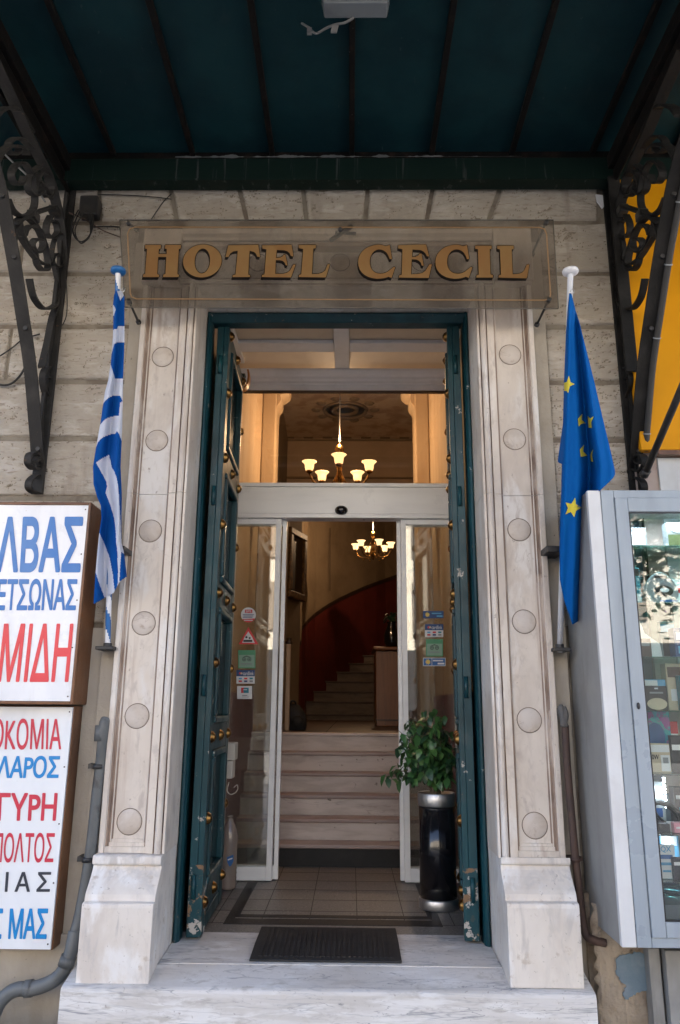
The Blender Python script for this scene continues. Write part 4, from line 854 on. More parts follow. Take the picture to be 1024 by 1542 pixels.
# ================================================================== sliding glass door, header and transom
sd = thing('sliding_door', 'white framed automatic glass sliding door standing half open', 'door', (XC, YS, ZT))
zA, zB, zT0, zT1 = P(512, 783, YS).z, P(512, 731, YS).z, P(512, 730, YS).z, P(512, 590, YS).z
g = MB(); g.box((LX0+.002, YS-.055, zA+.028), (LX1-.002, YS+.05, zB-.028)); g.box((LX0+.002, YS-.062, zB-.027), (LX1-.002, YS+.05, zB)); g.box((LX0+.002, YS-.060, zA), (LX1-.002, YS+.05, zA+.027))
hd = obj('header', g, alu, sd, bevel=.003)
g = MB(); c = P(514, 770, YS-.06); g.box((c.x-.035, YS-.072, c.z-.004), (c.x+.035, YS-.062, c.z+.012)); g.ball((c.x, YS-.066, c.z+.006), (.044, .036, .032), 16); obj('motion_sensor', g, black_gl, hd)
g = MB(); g.box((LX0+.012, YS-.004, zT0+.006), (LX1-.02, YS+.004, zT1-.006)); obj('transom_pane', g, transomglass, sd)
g = MB(); g.box((LX0+.002, YS-.018, zT0+.001), (LX0+.012, YS+.02, zT1)); g.box((LX1-.02, YS-.018, zT0+.001), (LX1-.002, YS+.02, zT1)); obj('transom_frame', g, alu, sd)
g = MB(); g.box((LX0+.002, YS-.02, zT1-.006), (LX1-.002, YS+.02, zT1+.001)); obj('transom_bead', g, darkwood, sd)
zk = ZC
dz = (zk-zT1); pr = [(YS+.04, 0), (YS-.03, 0), (YS-.03, .28), (YS-.045, .30), (YS-.045, .42), (YS-.062, .50), (YS-.066, .62), (YS-.085, .70), (YS-.10, .86), (YS-.10, .97), (YS+.04, .97)]
g = MB().prism([(LX0+.003, y, zT1+.0015+dz*k) for y, k in pr], (LX1-LX0-.006, 0, 0)); obj('cornice', g, white_wood, sd, bevel=.002)
bz = P(400, 1309, YS).z; zh2 = zA-.001
xs = lambda px: P(px, 800, YS).x
def sash(x0, x1, y, sl, sr, nm, bottom=.075, top=.035):
    fr = MB(); fr.box((x0, y-.02, ZT+.004), (x0+sl, y+.02, zh2)); fr.box((x1-sr, y-.02, ZT+.004), (x1, y+.02, zh2)); fr.box((x0+sl+.0005, y-.019, ZT+.004), (x1-sr-.0005, y+.019, ZT+.004+bottom)); fr.box((x0+sl+.0005, y-.019, zh2-top), (x1-sr-.0005, y+.019, zh2))
    f = obj(nm, fr, alu, sd, bevel=.002); obj('pane', MB().box((x0+sl-.004, y-.004, ZT+.07), (x1-sr+.004, y+.004, zh2-top+.004)), doorglass, f); return f
sash(LX0+.004, xs(424), YS-.01, .008, .034, 'fixed_panel'); sash(xs(603), LX1-.004, YS-.01, .034, .008, 'fixed_panel')
sash(LX0+.018, xs(431.5), YS+.036, .008, .026, 'sliding_panel'); sash(xs(597.5), LX1-.018, YS+.036, .026, .008, 'sliding_panel')
# stickers on the glass
YG = YS-.0155
def stk(name, label, parts, lab_cat='sticker'):
    cx = sum(p[0] for p in parts[0][0])/len(parts[0][0]); cy = sum(p[1] for p in parts[0][0])/len(parts[0][0]); c = P(cx, cy, YG)
    root = thing(name, label, lab_cat, c, 'stickers on the entrance glass')
    for k, (poly, m, nm) in enumerate(parts):
        dy = .0012*(k+1)
        if isinstance(poly, tuple): 
            g = MB(); put_text(g, poly[0], poly[1], lambda x, y: P(x, y, YG-dy), 0, .01); obj(nm, g, m, root, fix=False)
        else: obj(nm, MB().prism([P(x, y, YG-dy) for x, y in poly], (0, .001, 0)), m, root)
rc = lambda a, b, c, d: [(a, b), (c, b), (c, d), (a, d)]
circ = lambda x, y, r, n=24, a0=0, a1=2*math.pi: [(x+r*math.cos(a0+(a1-a0)*k/n), y+r*math.sin(a0+(a1-a0)*k/n)) for k in range(n)]
def lines(x0, x1, ys, h=.8): return [(rc(x0+(k % 2)*1.0, y, x1-(k % 3)*1.2, y+h), c_navy, 'print') for k, y in enumerate(ys)]
stk('round_sticker', 'round white sticker with red bands, topmost on the left glass', [(circ(374, 926, 11.3), c_white, 'backing'), (rc(368.8, 918, 380, 923), c_red, 'badge'), (circ(374, 926, 11.3, 12, .15*math.pi, .87*math.pi), c_red, 'band'), (('SPS', rc(370, 919, 378.5, 922.2)), c_white, 'print')]+lines(365.5, 382.5, (925.2, 927.2, 929.2))+[(rc(367.5, 933.3, 380.5, 934.6), c_white, 'print')])
stk('warning_sticker', 'red triangular warning sticker below the round one', [([(374, 944.5), (389, 970), (359.5, 970)], c_red, 'backing'), ([(374, 950.5), (376, 954), (379.5, 959), (383.5, 968), (364.5, 968), (368.5, 959), (372, 954)], c_white, 'panel'), (circ(371, 959.5, 1.8, 8), c_black, 'print'), (circ(376, 960.8, 1.6, 8), c_black, 'print'), (rc(366.5, 963.5, 380, 966.6), c_black, 'print')])
def owl(x0, y0, x1, y1): 
    w, h = x1-x0, y1-y0; mx_, my = (x0+x1)/2, y0+h*.50; r = w*.115
    P_ = [(rc(x0, y0, x1, y1), c_green, 'backing'), (rc(x0+w*.05, y0+h*.26, x1-w*.05, y1-h*.06), c_pale, 'panel')]
    for sx in (-1, 1): P_ += [(circ(mx_+sx*w*.15, my, r, 14), c_black, 'print'), (circ(mx_+sx*w*.15, my, r*.72, 14), c_pale, 'print'), (circ(mx_+sx*w*.15, my, r*.36, 10), c_black, 'print')]
    P_ += [([(mx_-w*.27, my-h*.10), (mx_, my-h*.20), (mx_+w*.27, my-h*.10), (mx_, my-h*.15)], c_black, 'print'), (rc(x0+w*.16, y1-h*.28, x1-w*.18, y1-h*.22), c_grey, 'print')]
    return P_
stk('green_sticker', 'pale green square sticker with two round eyes on the left glass', owl(358.5, 979, 384.5, 1006.5))
def card(x0, y0, x1, y1):
    w, h = x1-x0, y1-y0; q = [(rc(x0, y0, x1, y1), c_white, 'backing'), (rc(x0, y0, x1, y0+h*.46), c_navy, 'panel'), (('cardlink', rc(x0+w*.36, y0+h*.10, x1-w*.06, y0+h*.38)), c_white, 'print'), (circ(x0+w*.20, y0+h*.24, w*.06, 10), c_red, 'print'), (circ(x0+w*.28, y0+h*.24, w*.06, 10), c_beige, 'print')]
    for k, m in enumerate((c_lblue, c_red, c_teal, c_red, c_navy, c_grey)): q.append((rc(x0+w*(.12+.3*(k % 3)), y0+h*(.56+.2*(k//3)), x0+w*(.30+.3*(k % 3)), y0+h*(.68+.2*(k//3))), m, 'print'))
    return q
stk('card_sticker', 'small blue and white cardlink sticker on the left glass', card(356, 1009, 383.5, 1029.5))
stk('white_sticker', 'small white sticker with a red and teal mark, lowest on the left glass', [(rc(357, 1033, 379.5, 1052.5), c_white, 'backing'), (rc(363, 1035.5, 374.5, 1043.5), c_teal, 'mark'), ([(363, 1035.5), (368, 1035.5), (366, 1039), (367, 1043.5), (363, 1043.5)], c_red, 'mark'), (rc(366.5, 1038, 372, 1039.2), c_white, 'print'), (rc(364.5, 1046.5, 372.5, 1047.8), c_grey, 'print'), (rc(364, 1049.2, 375, 1049.9), c_grey, 'print')])
def sun_sign(x0, y0, x1, y1, border):
    h = y1-y0; sx, sy = x0+h*.60, (y0+y1)/2; q = [(rc(x0, y0, x1, y1), c_white if border else c_navy, 'backing')]
    b = .8 if border else .0
    if border: q.append((rc(x0+b, y0+b, x1-b, y1-b), c_blue, 'panel')); q.append((rc(x0+h*1.05, y0+.8, x0+h*1.05+.6, y1-.8), c_white, 'print'))
    st_ = []
    for k in range(18): a = math.pi*2*k/18; r = h*(.36 if k % 2 == 0 else .22); st_.append((sx+r*math.cos(a), sy+r*math.sin(a)))
    q.append((st_, c_yellow, 'sun')); m = c_white if border else c_lblue
    q += [(rc(x0+h*1.2, y0+h*.26, x1-h*.3, y0+h*.42), m, 'print'), (rc(x1-h*.95, y0+h*.60, x1-h*.15, y0+h*.80), m, 'print')]; return q
stk('sun_sticker', 'dark blue sticker with yellow sun, topmost on the right glass', sun_sign(637, 920, 668, 931, False))
stk('card_sticker', 'small blue and white cardlink sticker on the right glass', card(640, 940, 667.5, 959.5))
stk('green_sticker', 'green square sticker with two round eyes on the right glass', owl(641.5, 962.5, 667, 988.5))
stk('sun_sticker', 'white edged blue sticker with yellow sun, lowest on the right glass', sun_sign(637, 990.5, 671, 1003, True))
# ================================================================== planter and ficus
pc = PZ(660, 1373, ZT); pcx, pcy = pc.x+.012, pc.y+.085
zr = P(660, 1193, pcy).z; rp = .0985*(pcy/4.31)
pt = thing('planter', 'tall black cylindrical planter with steel rim and base', 'planter', (pcx, pcy, ZT))
obj('body', MB().lathe((pcx, pcy, ZT), [(rp-.003, .052), (rp-.003, zr-ZT-.068)], 40), black_gl, pt)
obj('base_ring', MB().lathe((pcx, pcy, ZT), [(rp, 0), (rp+.004, .004), (rp+.004, .045), (rp, .0515)], 40), steel, pt)
obj('rim', MB().lathe((pcx, pcy, ZT), [(rp-.002, zr-ZT-.0675), (rp+.001, zr-ZT-.064), (rp+.001, zr-ZT-.004), (rp-.003, zr-ZT), (rp-.016, zr-ZT-.004), (rp-.020, zr-ZT-.03), (0, zr-ZT-.031)], 40), steel, pt)
fi = thing('ficus_plant', 'leafy green ficus growing out of the black planter', 'plant', (pcx, pcy, zr-.02))
rr = random.Random(11)
tw = []
tips = [(587,1165,0),(600,1172,-.05),(607,1150,.05),(617,1168,-.03),(628,1150,-.06),(605,1120,.03),(600,1100,-.03),(612,1095,.05),(622,1085,-.04),(640,1078,.05),(652,1074,-.03),(662,1085,.06),(668,1098,-.05),(655,1105,-.08),(640,1110,.0),(628,1120,-.07),(642,1135,-.09),(658,1130,-.06),(672,1122,.02),(684,1112,.05),(687,1135,.04),(675,1145,-.05),(668,1160,-.07),(650,1160,-.09),(636,1165,-.05),(660,1178,-.06),(676,1172,-.02),(612,1135,-.06),(645,1092,-.07),(630,1100,.08),(670,1110,.09),(620,1140,.08),(650,1150,.08)]
g = MB(); rootp = Vector((pcx, pcy, zr-.03))
for px, py, dy in tips:
    tpt = P(px, py, pcy+dy*.9); mid = rootp*.45+tpt*.55+Vector((0, 0, .07)); b0 = rootp+Vector((rr.uniform(-.025, .025), rr.uniform(-.025, .025), 0))
    path = catmull([b0, b0*.6+mid*.4+Vector((0, 0, .03)), mid, tpt], 5); tw.append(path); k = len(path); g.tube(path, [.0045*(1-i/k)+.0012 for i in range(k)], 5)
obj('stems', g, bark, fi)
g = MB()
for path in tw:
    n = len(path)
    for q in range(17):
        i = int(n*(.42+.58*rr.random()**.7)); i = min(i, n-1); p = path[i]+Vector((rr.gauss(0, .021), rr.gauss(0, .024), rr.gauss(0, .019)))
        if p.z < zr+.03: continue
        a = rr.uniform(0, 2*math.pi); droop = rr.uniform(.25, 1.25); L = rr.uniform(.046, .076); w = L*rr.uniform(.24, .31)
        d = Vector((math.cos(a)*math.cos(droop), math.sin(a)*math.cos(droop), -math.sin(droop))); sdv = d.cross(Vector((0, 0, 1))).normalized(); up = sdv.cross(d).normalized()
        tilt = rr.uniform(-.6, .6); sdv = (sdv*math.cos(tilt)+up*math.sin(tilt)); up = sdv.cross(d).normalized()
        c1, c2 = p+d*L*.35+up*.004, p+d*L*.72; 
        vs = [p, c1-sdv*w+up*.004, c1, c1+sdv*w+up*.004, c2-sdv*w*.72+up*.001, c2-up*.002, c2+sdv*w*.72+up*.001, p+d*L-up*.010]
        g.add(vs, [(0, 2, 1), (0, 3, 2), (1, 2, 5, 4), (2, 3, 6, 5), (4, 5, 7), (5, 6, 7)], rr.choice((0, 0, 0, 1, 1, 2)), True)
obj('foliage', g, [leaf_m, leaf2_m, mat('ficus_leaf_pale', (.06, .135, .035), .35)], fi, fix=False)
# ================================================================== lower staircase
sc = thing('staircase', 'short straight flight of pale marble steps behind the glass door', 'stairs', (XC, Y0_, ZT))
for k in range(6):
    y = Y0_+k*T_; z0, z1 = ZT+k*H_, ZT+(k+1)*H_
    sx0, sx1 = LX0+.0155, LX1-.0155
    s_ = obj('step', MB().box((sx0, y, z0-.02), (sx1, YE-.003 if k < 5 else YE-.003, z1-.026)), blackrub if k == 0 else stairmarble, sc, label='dark rubber-faced bottom step' if k == 0 else None)
    obj('tread', MB().box((sx0, y-.018, z1-.0255), (sx1, (y+T_ if k < 5 else YE-.003), z1)), stairnose if k < 5 else stairmarble, s_, bevel=.006)
# ================================================================== lobby beyond
wall('landing', (-3.2, YE, ZL-.3), (3.2, 19, ZL-.001), landing_m)
g = MB()
for k in range(9): g.box((-3+.7*k, YE+.03, ZL-.004), (-3+.7*k+.006, 14, ZL+.0005))
struct(obj('landing_joints', g, tile_joint))
# piers with scrolled corbels where the corridor opens into the lobby
for s, x in ((-1, LX0), (1, LX1)):
    pr_ = thing('corridor_pier', 'cream pier with scrolled corbel, '+('left' if s < 0 else 'right')+' side of the inner archway', 'pier', (x, YE, ZL), 'piers of the inner archway')
    w_ = .125
    xa = x-s*w_; 
    obj('shaft', MB().box((min(x, xa), YE+.001, ZL), (max(x, xa), YE+.295, 4.277)), cream, pr_, bevel=.012)
    zc_ = 4.275-.42*.8
    prof = [(0, 0), (-.01, .05), (-.05, .09), (-.065, .14), (-.05, .18), (-.10, .20), (-.16, .24), (-.175, .30), (-.16, .34), (-.20, .36), (-.20, .42), (0, .42)]
    obj('corbel', MB().prism([(xa+s*dx*.62, YE+.02, zc_+dz_*.8) for dx, dz_ in prof], (0, .26, 0)), cream, pr_, bevel=.008)
wall('arch_wall', (-3, YE+.002, 4.28), (3, YE+.29, ZH), cream); wall('lobby_wall', (-3, YE+.002, ZL), (LX0-.001, YE+.29, 4.279), cream); wall('lobby_wall', (LX1+.001, YE+.002, ZL), (3, YE+.29, 4.279), cream)
YD = 9.0
wall('ceiling', (LX0-.2, YS+.05, ZH), (LX1+.2, YE, ZH+.1), tanceil); wall('ceiling', (-3, YE, ZH+.001), (3, YD+.3, ZH+.1), tanceil)
# cross beam with a dentil cornice
zd0, zd1, zd2 = P(512, 727, YD).z-.25, P(512, 662, YD).z, P(512, 645, YD).z
wall('cross_beam', (-3, YD, zd0), (3, YD+.28, 7), mat('brown_plaster', (.58, .43, .30), .8, var=((.48, .35, .235), 2, (1, 1, 1), .4, .7)))
g = MB(); g.box((-3, YD-.05, zd2), (3, YD-.0005, zd2+.03)); g.box((-3, YD-.09, zd2+.031), (3, YD-.0005, zd2+.07)); g.box((-3, YD-.02, zd1-.02), (3, YD-.0005, zd1)); g.box((-3, YD-.03, zd0+.3), (3, YD-.0005, zd0+.32))
for k in range(26): g.box((-3+.24*k, YD-.06, zd1+.012), (-3+.24*k+.12, YD-.0005, zd2-.004))
struct(obj('cornice', g, cream_d))
g = MB(); c = P(520, 607, 8.0); zr_ = ZH-.002
for r0, r1 in ((.10, .16), (.22, .26)): g.lathe((c.x, 8.05, zr_), [(r0, 0), (r0+.01, -.02), (r1-.01, -.025), (r1, 0)], 28)
for k in range(10): a = 2*math.pi*k/10; g.ball((c.x+.33*math.cos(a), 8.05+.33*math.sin(a), zr_), (.06, .06, .02), 8)
struct(obj('ceiling_rose', g, cream_d))
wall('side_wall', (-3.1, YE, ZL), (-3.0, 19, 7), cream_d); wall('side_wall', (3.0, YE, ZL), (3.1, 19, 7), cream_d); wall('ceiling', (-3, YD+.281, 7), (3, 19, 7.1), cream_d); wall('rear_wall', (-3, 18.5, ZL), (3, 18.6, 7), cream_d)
# curved stair wall: red wainscot below a dark rail, plaster above
plan = [(405, 7.2, 958, 0), (418, 8.2, 958, 0), (427, 9.2, 958.5, 0), (441, 10.8, 962, 0), (454.5, 12.3, 966, 0), (455.5, 12.37, 944, 1), (461, 12.50, 938, 1), (464, 12.84, 934, 1), (475, 13.14, 924, 1), (493.5, 13.44, 911, 1), (509.5, 13.74, 902, 1), (527.5, 14.04, 893.5, 1), (548.5, 14.34, 884, 1), (566, 14.64, 877.5, 1), (580, 14.94, 872.5, 1), (593, 15.1, 868, 1), (640, 15.5, 850, 1), (720, 15.9, 820, 1), (820, 16.1, 790, 1)]
top = [P(x, y, Y) for x, Y, y, _ in plan]
cw_ = thing('curved_wall', 'curved stair wall, dark red below a rising dark rail and plaster above', 'wall', (top[4].x, 12.3, ZL))
def strip(zf0, zf1, off, nm, m):
    g = MB(); vs = []; n = len(top)
    for p in top: vs += [Vector((p.x, p.y-off, zf0(p))), Vector((p.x, p.y-off, zf1(p))), Vector((p.x, p.y-off+.05, zf1(p))), Vector((p.x, p.y-off+.05, zf0(p)))]
    fs = [(i*4+j, i*4+(j+1) % 4, (i+1)*4+(j+1) % 4, (i+1)*4+j) for i in range(n-1) for j in range(4)]+[(0, 1, 2, 3), tuple(4*(n-1)+j for j in (3, 2, 1, 0))]
    obj(nm, g.add(vs, fs), m, cw_)
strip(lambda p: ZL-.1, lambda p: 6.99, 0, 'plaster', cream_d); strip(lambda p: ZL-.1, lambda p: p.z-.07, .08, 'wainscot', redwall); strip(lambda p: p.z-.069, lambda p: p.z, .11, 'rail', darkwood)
cable([(497, 795), (497, 890)], .006, 'thin cord hanging down the plaster wall above the curved stair', 13.4, darkwood)
# curved flight
fy = [1084.5, 1076, 1056.5, 1041, 1026, 1011.5, 998.5, 986.5, 975.5, 965]
fxl = [459, 460.5, 463, 474.6, 493, 509, 527, 548, 566, 580]
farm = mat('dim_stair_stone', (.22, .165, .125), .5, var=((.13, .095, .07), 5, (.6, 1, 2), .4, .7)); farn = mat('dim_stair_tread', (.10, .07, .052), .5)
cs = thing('curved_staircase', 'dim marble stair curving up beside the red wall', 'stairs', P(515, 1084, 12.4))
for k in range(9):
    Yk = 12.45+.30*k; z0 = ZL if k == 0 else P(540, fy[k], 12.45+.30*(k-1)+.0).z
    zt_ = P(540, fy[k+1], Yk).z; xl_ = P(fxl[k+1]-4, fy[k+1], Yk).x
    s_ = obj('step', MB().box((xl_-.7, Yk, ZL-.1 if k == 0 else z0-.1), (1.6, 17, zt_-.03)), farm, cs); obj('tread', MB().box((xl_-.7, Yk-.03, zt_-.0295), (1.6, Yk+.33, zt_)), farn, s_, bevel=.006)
# reception desk, vase, bag, picture, newel
dk = thing('reception_desk', 'varnished wooden counter at the right of the landing', 'desk', P(588, 1105, 8.4))
a, b = P(566, 1100, 8.4), P(640, 1100, 8.4); zt_ = P(580, 974, 8.4).z
obj('body', MB().box((a.x, 8.4, ZL), (b.x, 9.0-.02, zt_-.041)), wood, dk, bevel=.01); obj('top', MB().box((a.x-.03, 8.36, zt_-.04), (b.x+.03, 8.98, zt_)), wood, dk, bevel=.014)
g = MB(); g.box((a.x-.006, 8.39, ZL+.06), (b.x, 8.399, ZL+.075)); obj('skirting', g, darkwood, dk)
c = P(590, 972, 8.6); g = MB(); g.lathe((c.x, 8.6, zt_+.001), [(.06, 0), (.085, .06), (.09, .14), (.06, .22), (.045, .27), (.06, .29)], 16); 
vz = thing('dark_vase', 'dark vase with drooping leaves on the wooden counter', 'vase', (c.x, 8.6, zt_)); obj('pot', g, black_gl, vz)
g = MB(); rr = random.Random(4)
for k in range(22): 
    a_ = rr.uniform(0, 6.28); e = Vector((math.cos(a_)*.10, math.sin(a_)*.10, rr.uniform(-.02, .13))); p0 = Vector((c.x, 8.6, zt_+.28)); g.ribbon(catmull([p0, p0+e*.5+Vector((0, 0, .05)), p0+e], 4), Vector((-e.y, e.x, 0)).normalized()*.012, .002)
obj('leaves', g, leaf2_m, vz)
bg = thing('backpack', 'black bag standing on the landing by the left post', 'bag', P(446, 1104, 6.75))
c = P(446, 1104, 6.75); wv = (P(460, 1100, 6.75).x-P(430, 1100, 6.75).x)/2; hb = P(446, 1060, 6.75).z-ZL
g = MB(); n = 20; vs = []
pf = [(0, .80), (.03, .96), (.2, 1.0), (.5, 1.0), (.72, .92), (.86, .72), (.95, .45), (1.0, .15)]
for t, r in pf:
    for j in range(n): q = 2*math.pi*j/n; cq, sq = math.cos(q), math.sin(q); vs.append((c.x-(t*.3*wv if t > .7 else 0)+wv*r*math.copysign(abs(cq)**.7, cq), 6.80+.075*r*math.copysign(abs(sq)**.7, sq), ZL+.001+hb*t))
g.add(vs, [(i*n+j, i*n+(j+1) % n, (i+1)*n+(j+1) % n, (i+1)*n+j) for i in range(len(pf)-1) for j in range(n)]+[tuple(range(n-1, -1, -1)), tuple((len(pf)-1)*n+j for j in range(n))], 0, True)
bagm = mat('black_nylon', (.008, .008, .009), .7, bump=(25, .5)); obj('body', g, bagm, bg)
g = MB(); g.tube(catmull([(c.x-wv*.7, 6.79, ZL+hb*.9), (c.x-wv*.55, 6.76, ZL+hb*1.10), (c.x-wv*.2, 6.77, ZL+hb*1.08), (c.x-wv*.1, 6.79, ZL+hb*.94)], 5), .008, 6); obj('handle', g, bagm, bg)
g = MB(); g.ball((c.x+wv*.1, 6.735, ZL+hb*.33), (wv*.65, .03, hb*.24), 14); obj('pocket', g, bagm, bg)
pw = thing('newel_post', 'pale wooden post at the head of the lower steps', 'post', P(428, 1106, 6.42))
a, b = P(424.5, 1100, 6.42), P(431.5, 1100, 6.42); zn = P(428, 962, 6.42).z
obj('shaft', MB().box((a.x, 6.66, ZL), (b.x, 6.71, zn-.02)), mat('pale_wood', (.30, .22, .15), .5), pw, bevel=.006); obj('cap', MB().lathe(((a.x+b.x)/2, 6.685, zn-.0195), [(.03, 0), (.034, .012), (.02, .03), (.026, .045), (0, .06)], 14), darkwood, pw)
pa, pb = P(434, 840, 9.6), P(458.5, 860, 10.15)
pf_ = thing('framed_picture', 'dark picture in a gilt frame high on the plaster wall', 'picture', P(445, 900, 9.8))
zt1, zt2_, zb1_, zb2_ = P(434, 787, 9.6).z, P(458.5, 812, 10.15).z, P(434, 897, 9.6).z, P(458.5, 908, 10.15).z
ztm, zbm = (zt1+zt2_)/2, (zb1_+zb2_)/2
d = Vector((pb.x-pa.x, pb.y-pa.y, 0)); Lp = d.length; d.normalize(); nn = Vector((d.y, -d.x, 0)); o_ = Vector((pa.x, pa.y, 0)); wd = .09
g = MB()
for (u0, u1, z0, z1) in ((0, Lp, ztm-wd, ztm), (0, Lp, zbm, zbm+wd), (0, wd, zbm+wd+.001, ztm-wd-.001), (Lp-wd, Lp, zbm+wd+.001, ztm-wd-.001)): g.obox(o_+d*((u0+u1)/2)+Vector((0, 0, (z0+z1)/2)), d*((u1-u0)/2), nn*.04, Vector((0, 0, (z1-z0)/2)))
obj('frame', g, mat('gilt_frame', (.20, .105, .03), .45, var=((.10, .05, .015), 20, (1, 1, 1), .4, .6)), pf_, bevel=.012)
g = MB(); g.obox(o_+d*(Lp/2)+Vector((0, 0, (ztm+zbm)/2))-nn*.01, d*(Lp/2-wd+.004), nn*.01, Vector((0, 0, (ztm-zbm)/2-wd+.004))); obj('canvas', g, mat('dark_canvas', (.035, .022, .013), .5, var=((.07, .045, .025), 3, (1, 1, 1), .4, .6)), pf_)
hw = MB(); hw.obox(o_+d*(Lp/2-.2)-nn*.10+Vector((0, 0, ZL+2.2)), d*(Lp*.85), nn*.05, Vector((0, 0, 2.2))); struct(obj('lobby_wall', hw, cream_d))
# ================================================================== chandeliers
def chandelier(label, c, R, zceil, shade_r, narm, energy, ph=0, ornate=False):
    root = thing('chandelier', label, 'chandelier', c, 'brass chandeliers in the lobby')
    c = Vector(c); m = brass
    g = MB(); g.tube([c+Vector((0, 0, R*.9)), Vector((c.x, c.y, zceil))], .005, 6); g.lathe((c.x, c.y, zceil-.05), [(.0, 0), (.05, .02), (.07, .05)], 14); obj('rod', g, darkmetal, root)
    k = R/.26
    g = MB().lathe(c, [(r*k, h*k) for r, h in [(0, -.17), (.018, -.16), (.012, -.14), (.035, -.10), (.05, -.06), (.03, -.02), (.018, .02), (.03, .05), (.02, .09), (.012, .13), (.035, .17), (.042, .20), (.03, .235), (.01, .25), (0, .26)]], 16); obj('stem', g, m, root)
    for i in range(narm):
        a = ph+2*math.pi*i/narm; d = Vector((math.cos(a), math.sin(a), 0)); Z = Vector((0, 0, 1))
        pts = [c+d*.02*k-Z*.04*k, c+d*R*.4-Z*.13*k, c+d*R*.8-Z*.11*k, c+d*R-Z*.03*k]; g = MB().tube(catmull(pts, 6), .008*k, 6)
        if ornate: g.tube(catmull([c+d*.03*k+Z*.10*k, c+d*R*.35+Z*.03*k, c+d*R*.5-Z*.06*k, c+d*R*.35-Z*.10*k], 5), .006*k, 5); g.ball(c+d*R*.55-Z*.16*k, .014*k, 8)
        ar = obj('arm', g, m, root); e = c+d*R-Z*.03*k
        obj('cup', MB().lathe(e, [(.012*k, 0), (.032*k, .012*k), (.02*k, .03*k)], 12), m, ar)
        s = shade_r; n = 20; obj('lamp_shade', MB().lathe(e+Z*.022*k, [(s*.36, 0), (s*.52, s*.12), (s*.58, s*.45), (s*.62, s*.85), (s*.78, s*1.1), (s, s*1.3), (s*.985, s*1.31), (s*.74, s*1.08), (s*.56, s*.8), (s*.5, s*.45), (0, s*.2)], n), lampglow, ar)
        obj('bulb', MB().ball(e+Z*(.022*k+s*.75), (s*.28, s*.28, s*.42), 8), bulbglow, ar)
    l = bpy.data.lights.new('lamp', 'POINT'); l.energy = energy; l.color = (1, .66, .38); l.shadow_soft_size = .02; lo = bpy.data.objects.new('lamp_light', l); COL.objects.link(lo); lo.parent = root; lo.location = (0, -.03, R+.03)
    return root
chandelier('brass chandelier with lit bell shades seen through the transom glass', P(511, 712, 6.1), .262, ZH-.002, .062, 5, 4.6, -math.pi/2, False)
chandelier('smaller ornate brass chandelier above the curved stair', P(562, 826, 12.0), .29, 6.99, .072, 6, 4.5, -math.pi/2+.3, True)
# ================================================================== small things by the left door leaf
bt = thing('water_bottle', 'large clear plastic bottle with blue shield label behind the left door leaf', 'bottle', PZ(347, 1338, ZT))
c = PZ(339.5, 1342, ZT); c.y += .06; rb = .052; hb = P(345, 1228, c.y).z-ZT
g = MB().lathe((c.x, c.y, ZT+.001), [(.8*rb, 0), (rb, .01)]+[(rb*(1 if k % 2 else .955), .02+.013*k) for k in range(int(hb*.62/.013))]+[(rb*.97, hb*.72), (rb*.7, hb*.85), (rb*.34, hb*.93), (rb*.32, hb*.97)], 20)
pet = mat('pet_plastic', (.30, .25, .22), .2, spec=.6); pet.node_tree.nodes['Principled BSDF'].inputs['Transmission Weight'].default_value = .35; obj('body', g, pet, bt)
obj('cap', MB().lathe((c.x, c.y, ZT+hb*.972), [(rb*.34, 0), (rb*.34, .012), (0, .013)], 14), pet, bt)
pts = [(341.5, 1291), (351.5, 1287), (351.5, 1297), (348, 1304), (345.5, 1305), (342.5, 1299)]; obj('label', MB().prism([P(x, y, c.y-rb-.003) for x, y in pts], (0, .002, 0)), c_blue, bt)
pts = [(343, 1294), (350, 1291.5), (350, 1293.5), (343, 1296)]; obj('print', MB().prism([P(x, y, c.y-rb-.005) for x, y in pts], (0, .001, 0)), c_white, bt)
wd_ = thing('wall_dispenser', 'small off-white box dispenser on the red wall by the left leaf', 'dispenser', P(347, 1172, 4.62))
a, b = P(338, 1172, 4.62), P(356, 1118, 4.62)
obj('case', MB().box((LX0+.0145, 4.58, P(345, 1145, 4.62).z+.002), (b.x, 4.70, b.z)), offwhite, wd_, bevel=.006); obj('tank', MB().box((LX0+.0145, 4.59, a.z), (P(352, 1145, 4.62).x, 4.69, P(345, 1145, 4.62).z)), offwhite, wd_, bevel=.006)
g = MB().tube(catmull([P(352, 1186, 4.62), P(357, 1182, 4.62), P(358, 1188, 4.62), P(354, 1194, 4.62), P(347, 1196, 4.62), P(342, 1190, 4.62), P(345, 1178, 4.62)], 5), .003, 6); obj('ring', g, offwhite, wd_)
ys_ = tag(obj('yellow_strap', MB().ribbon(catmull([P(374, 559, 4.6), P(375, 570, 4.6), P(372, 582, 4.6), P(364, 588, 4.6), P(362, 586, 4.6)], 6), (0, .03, 0), .012), mat('amber_plastic', (.45, .16, .02), .4)), 'small amber plastic strap hanging at the top left vestibule corner', 'strap')
tag(obj('dark_funnel', MB().prism([P(355, 562, 4.5), P(369, 562, 4.5), P(364, 586, 4.5), P(359, 587, 4.5)], (0, .05, 0)), teal, bevel=.003), 'dark green tapered door stay under the vestibule ceiling corner', 'door stay')
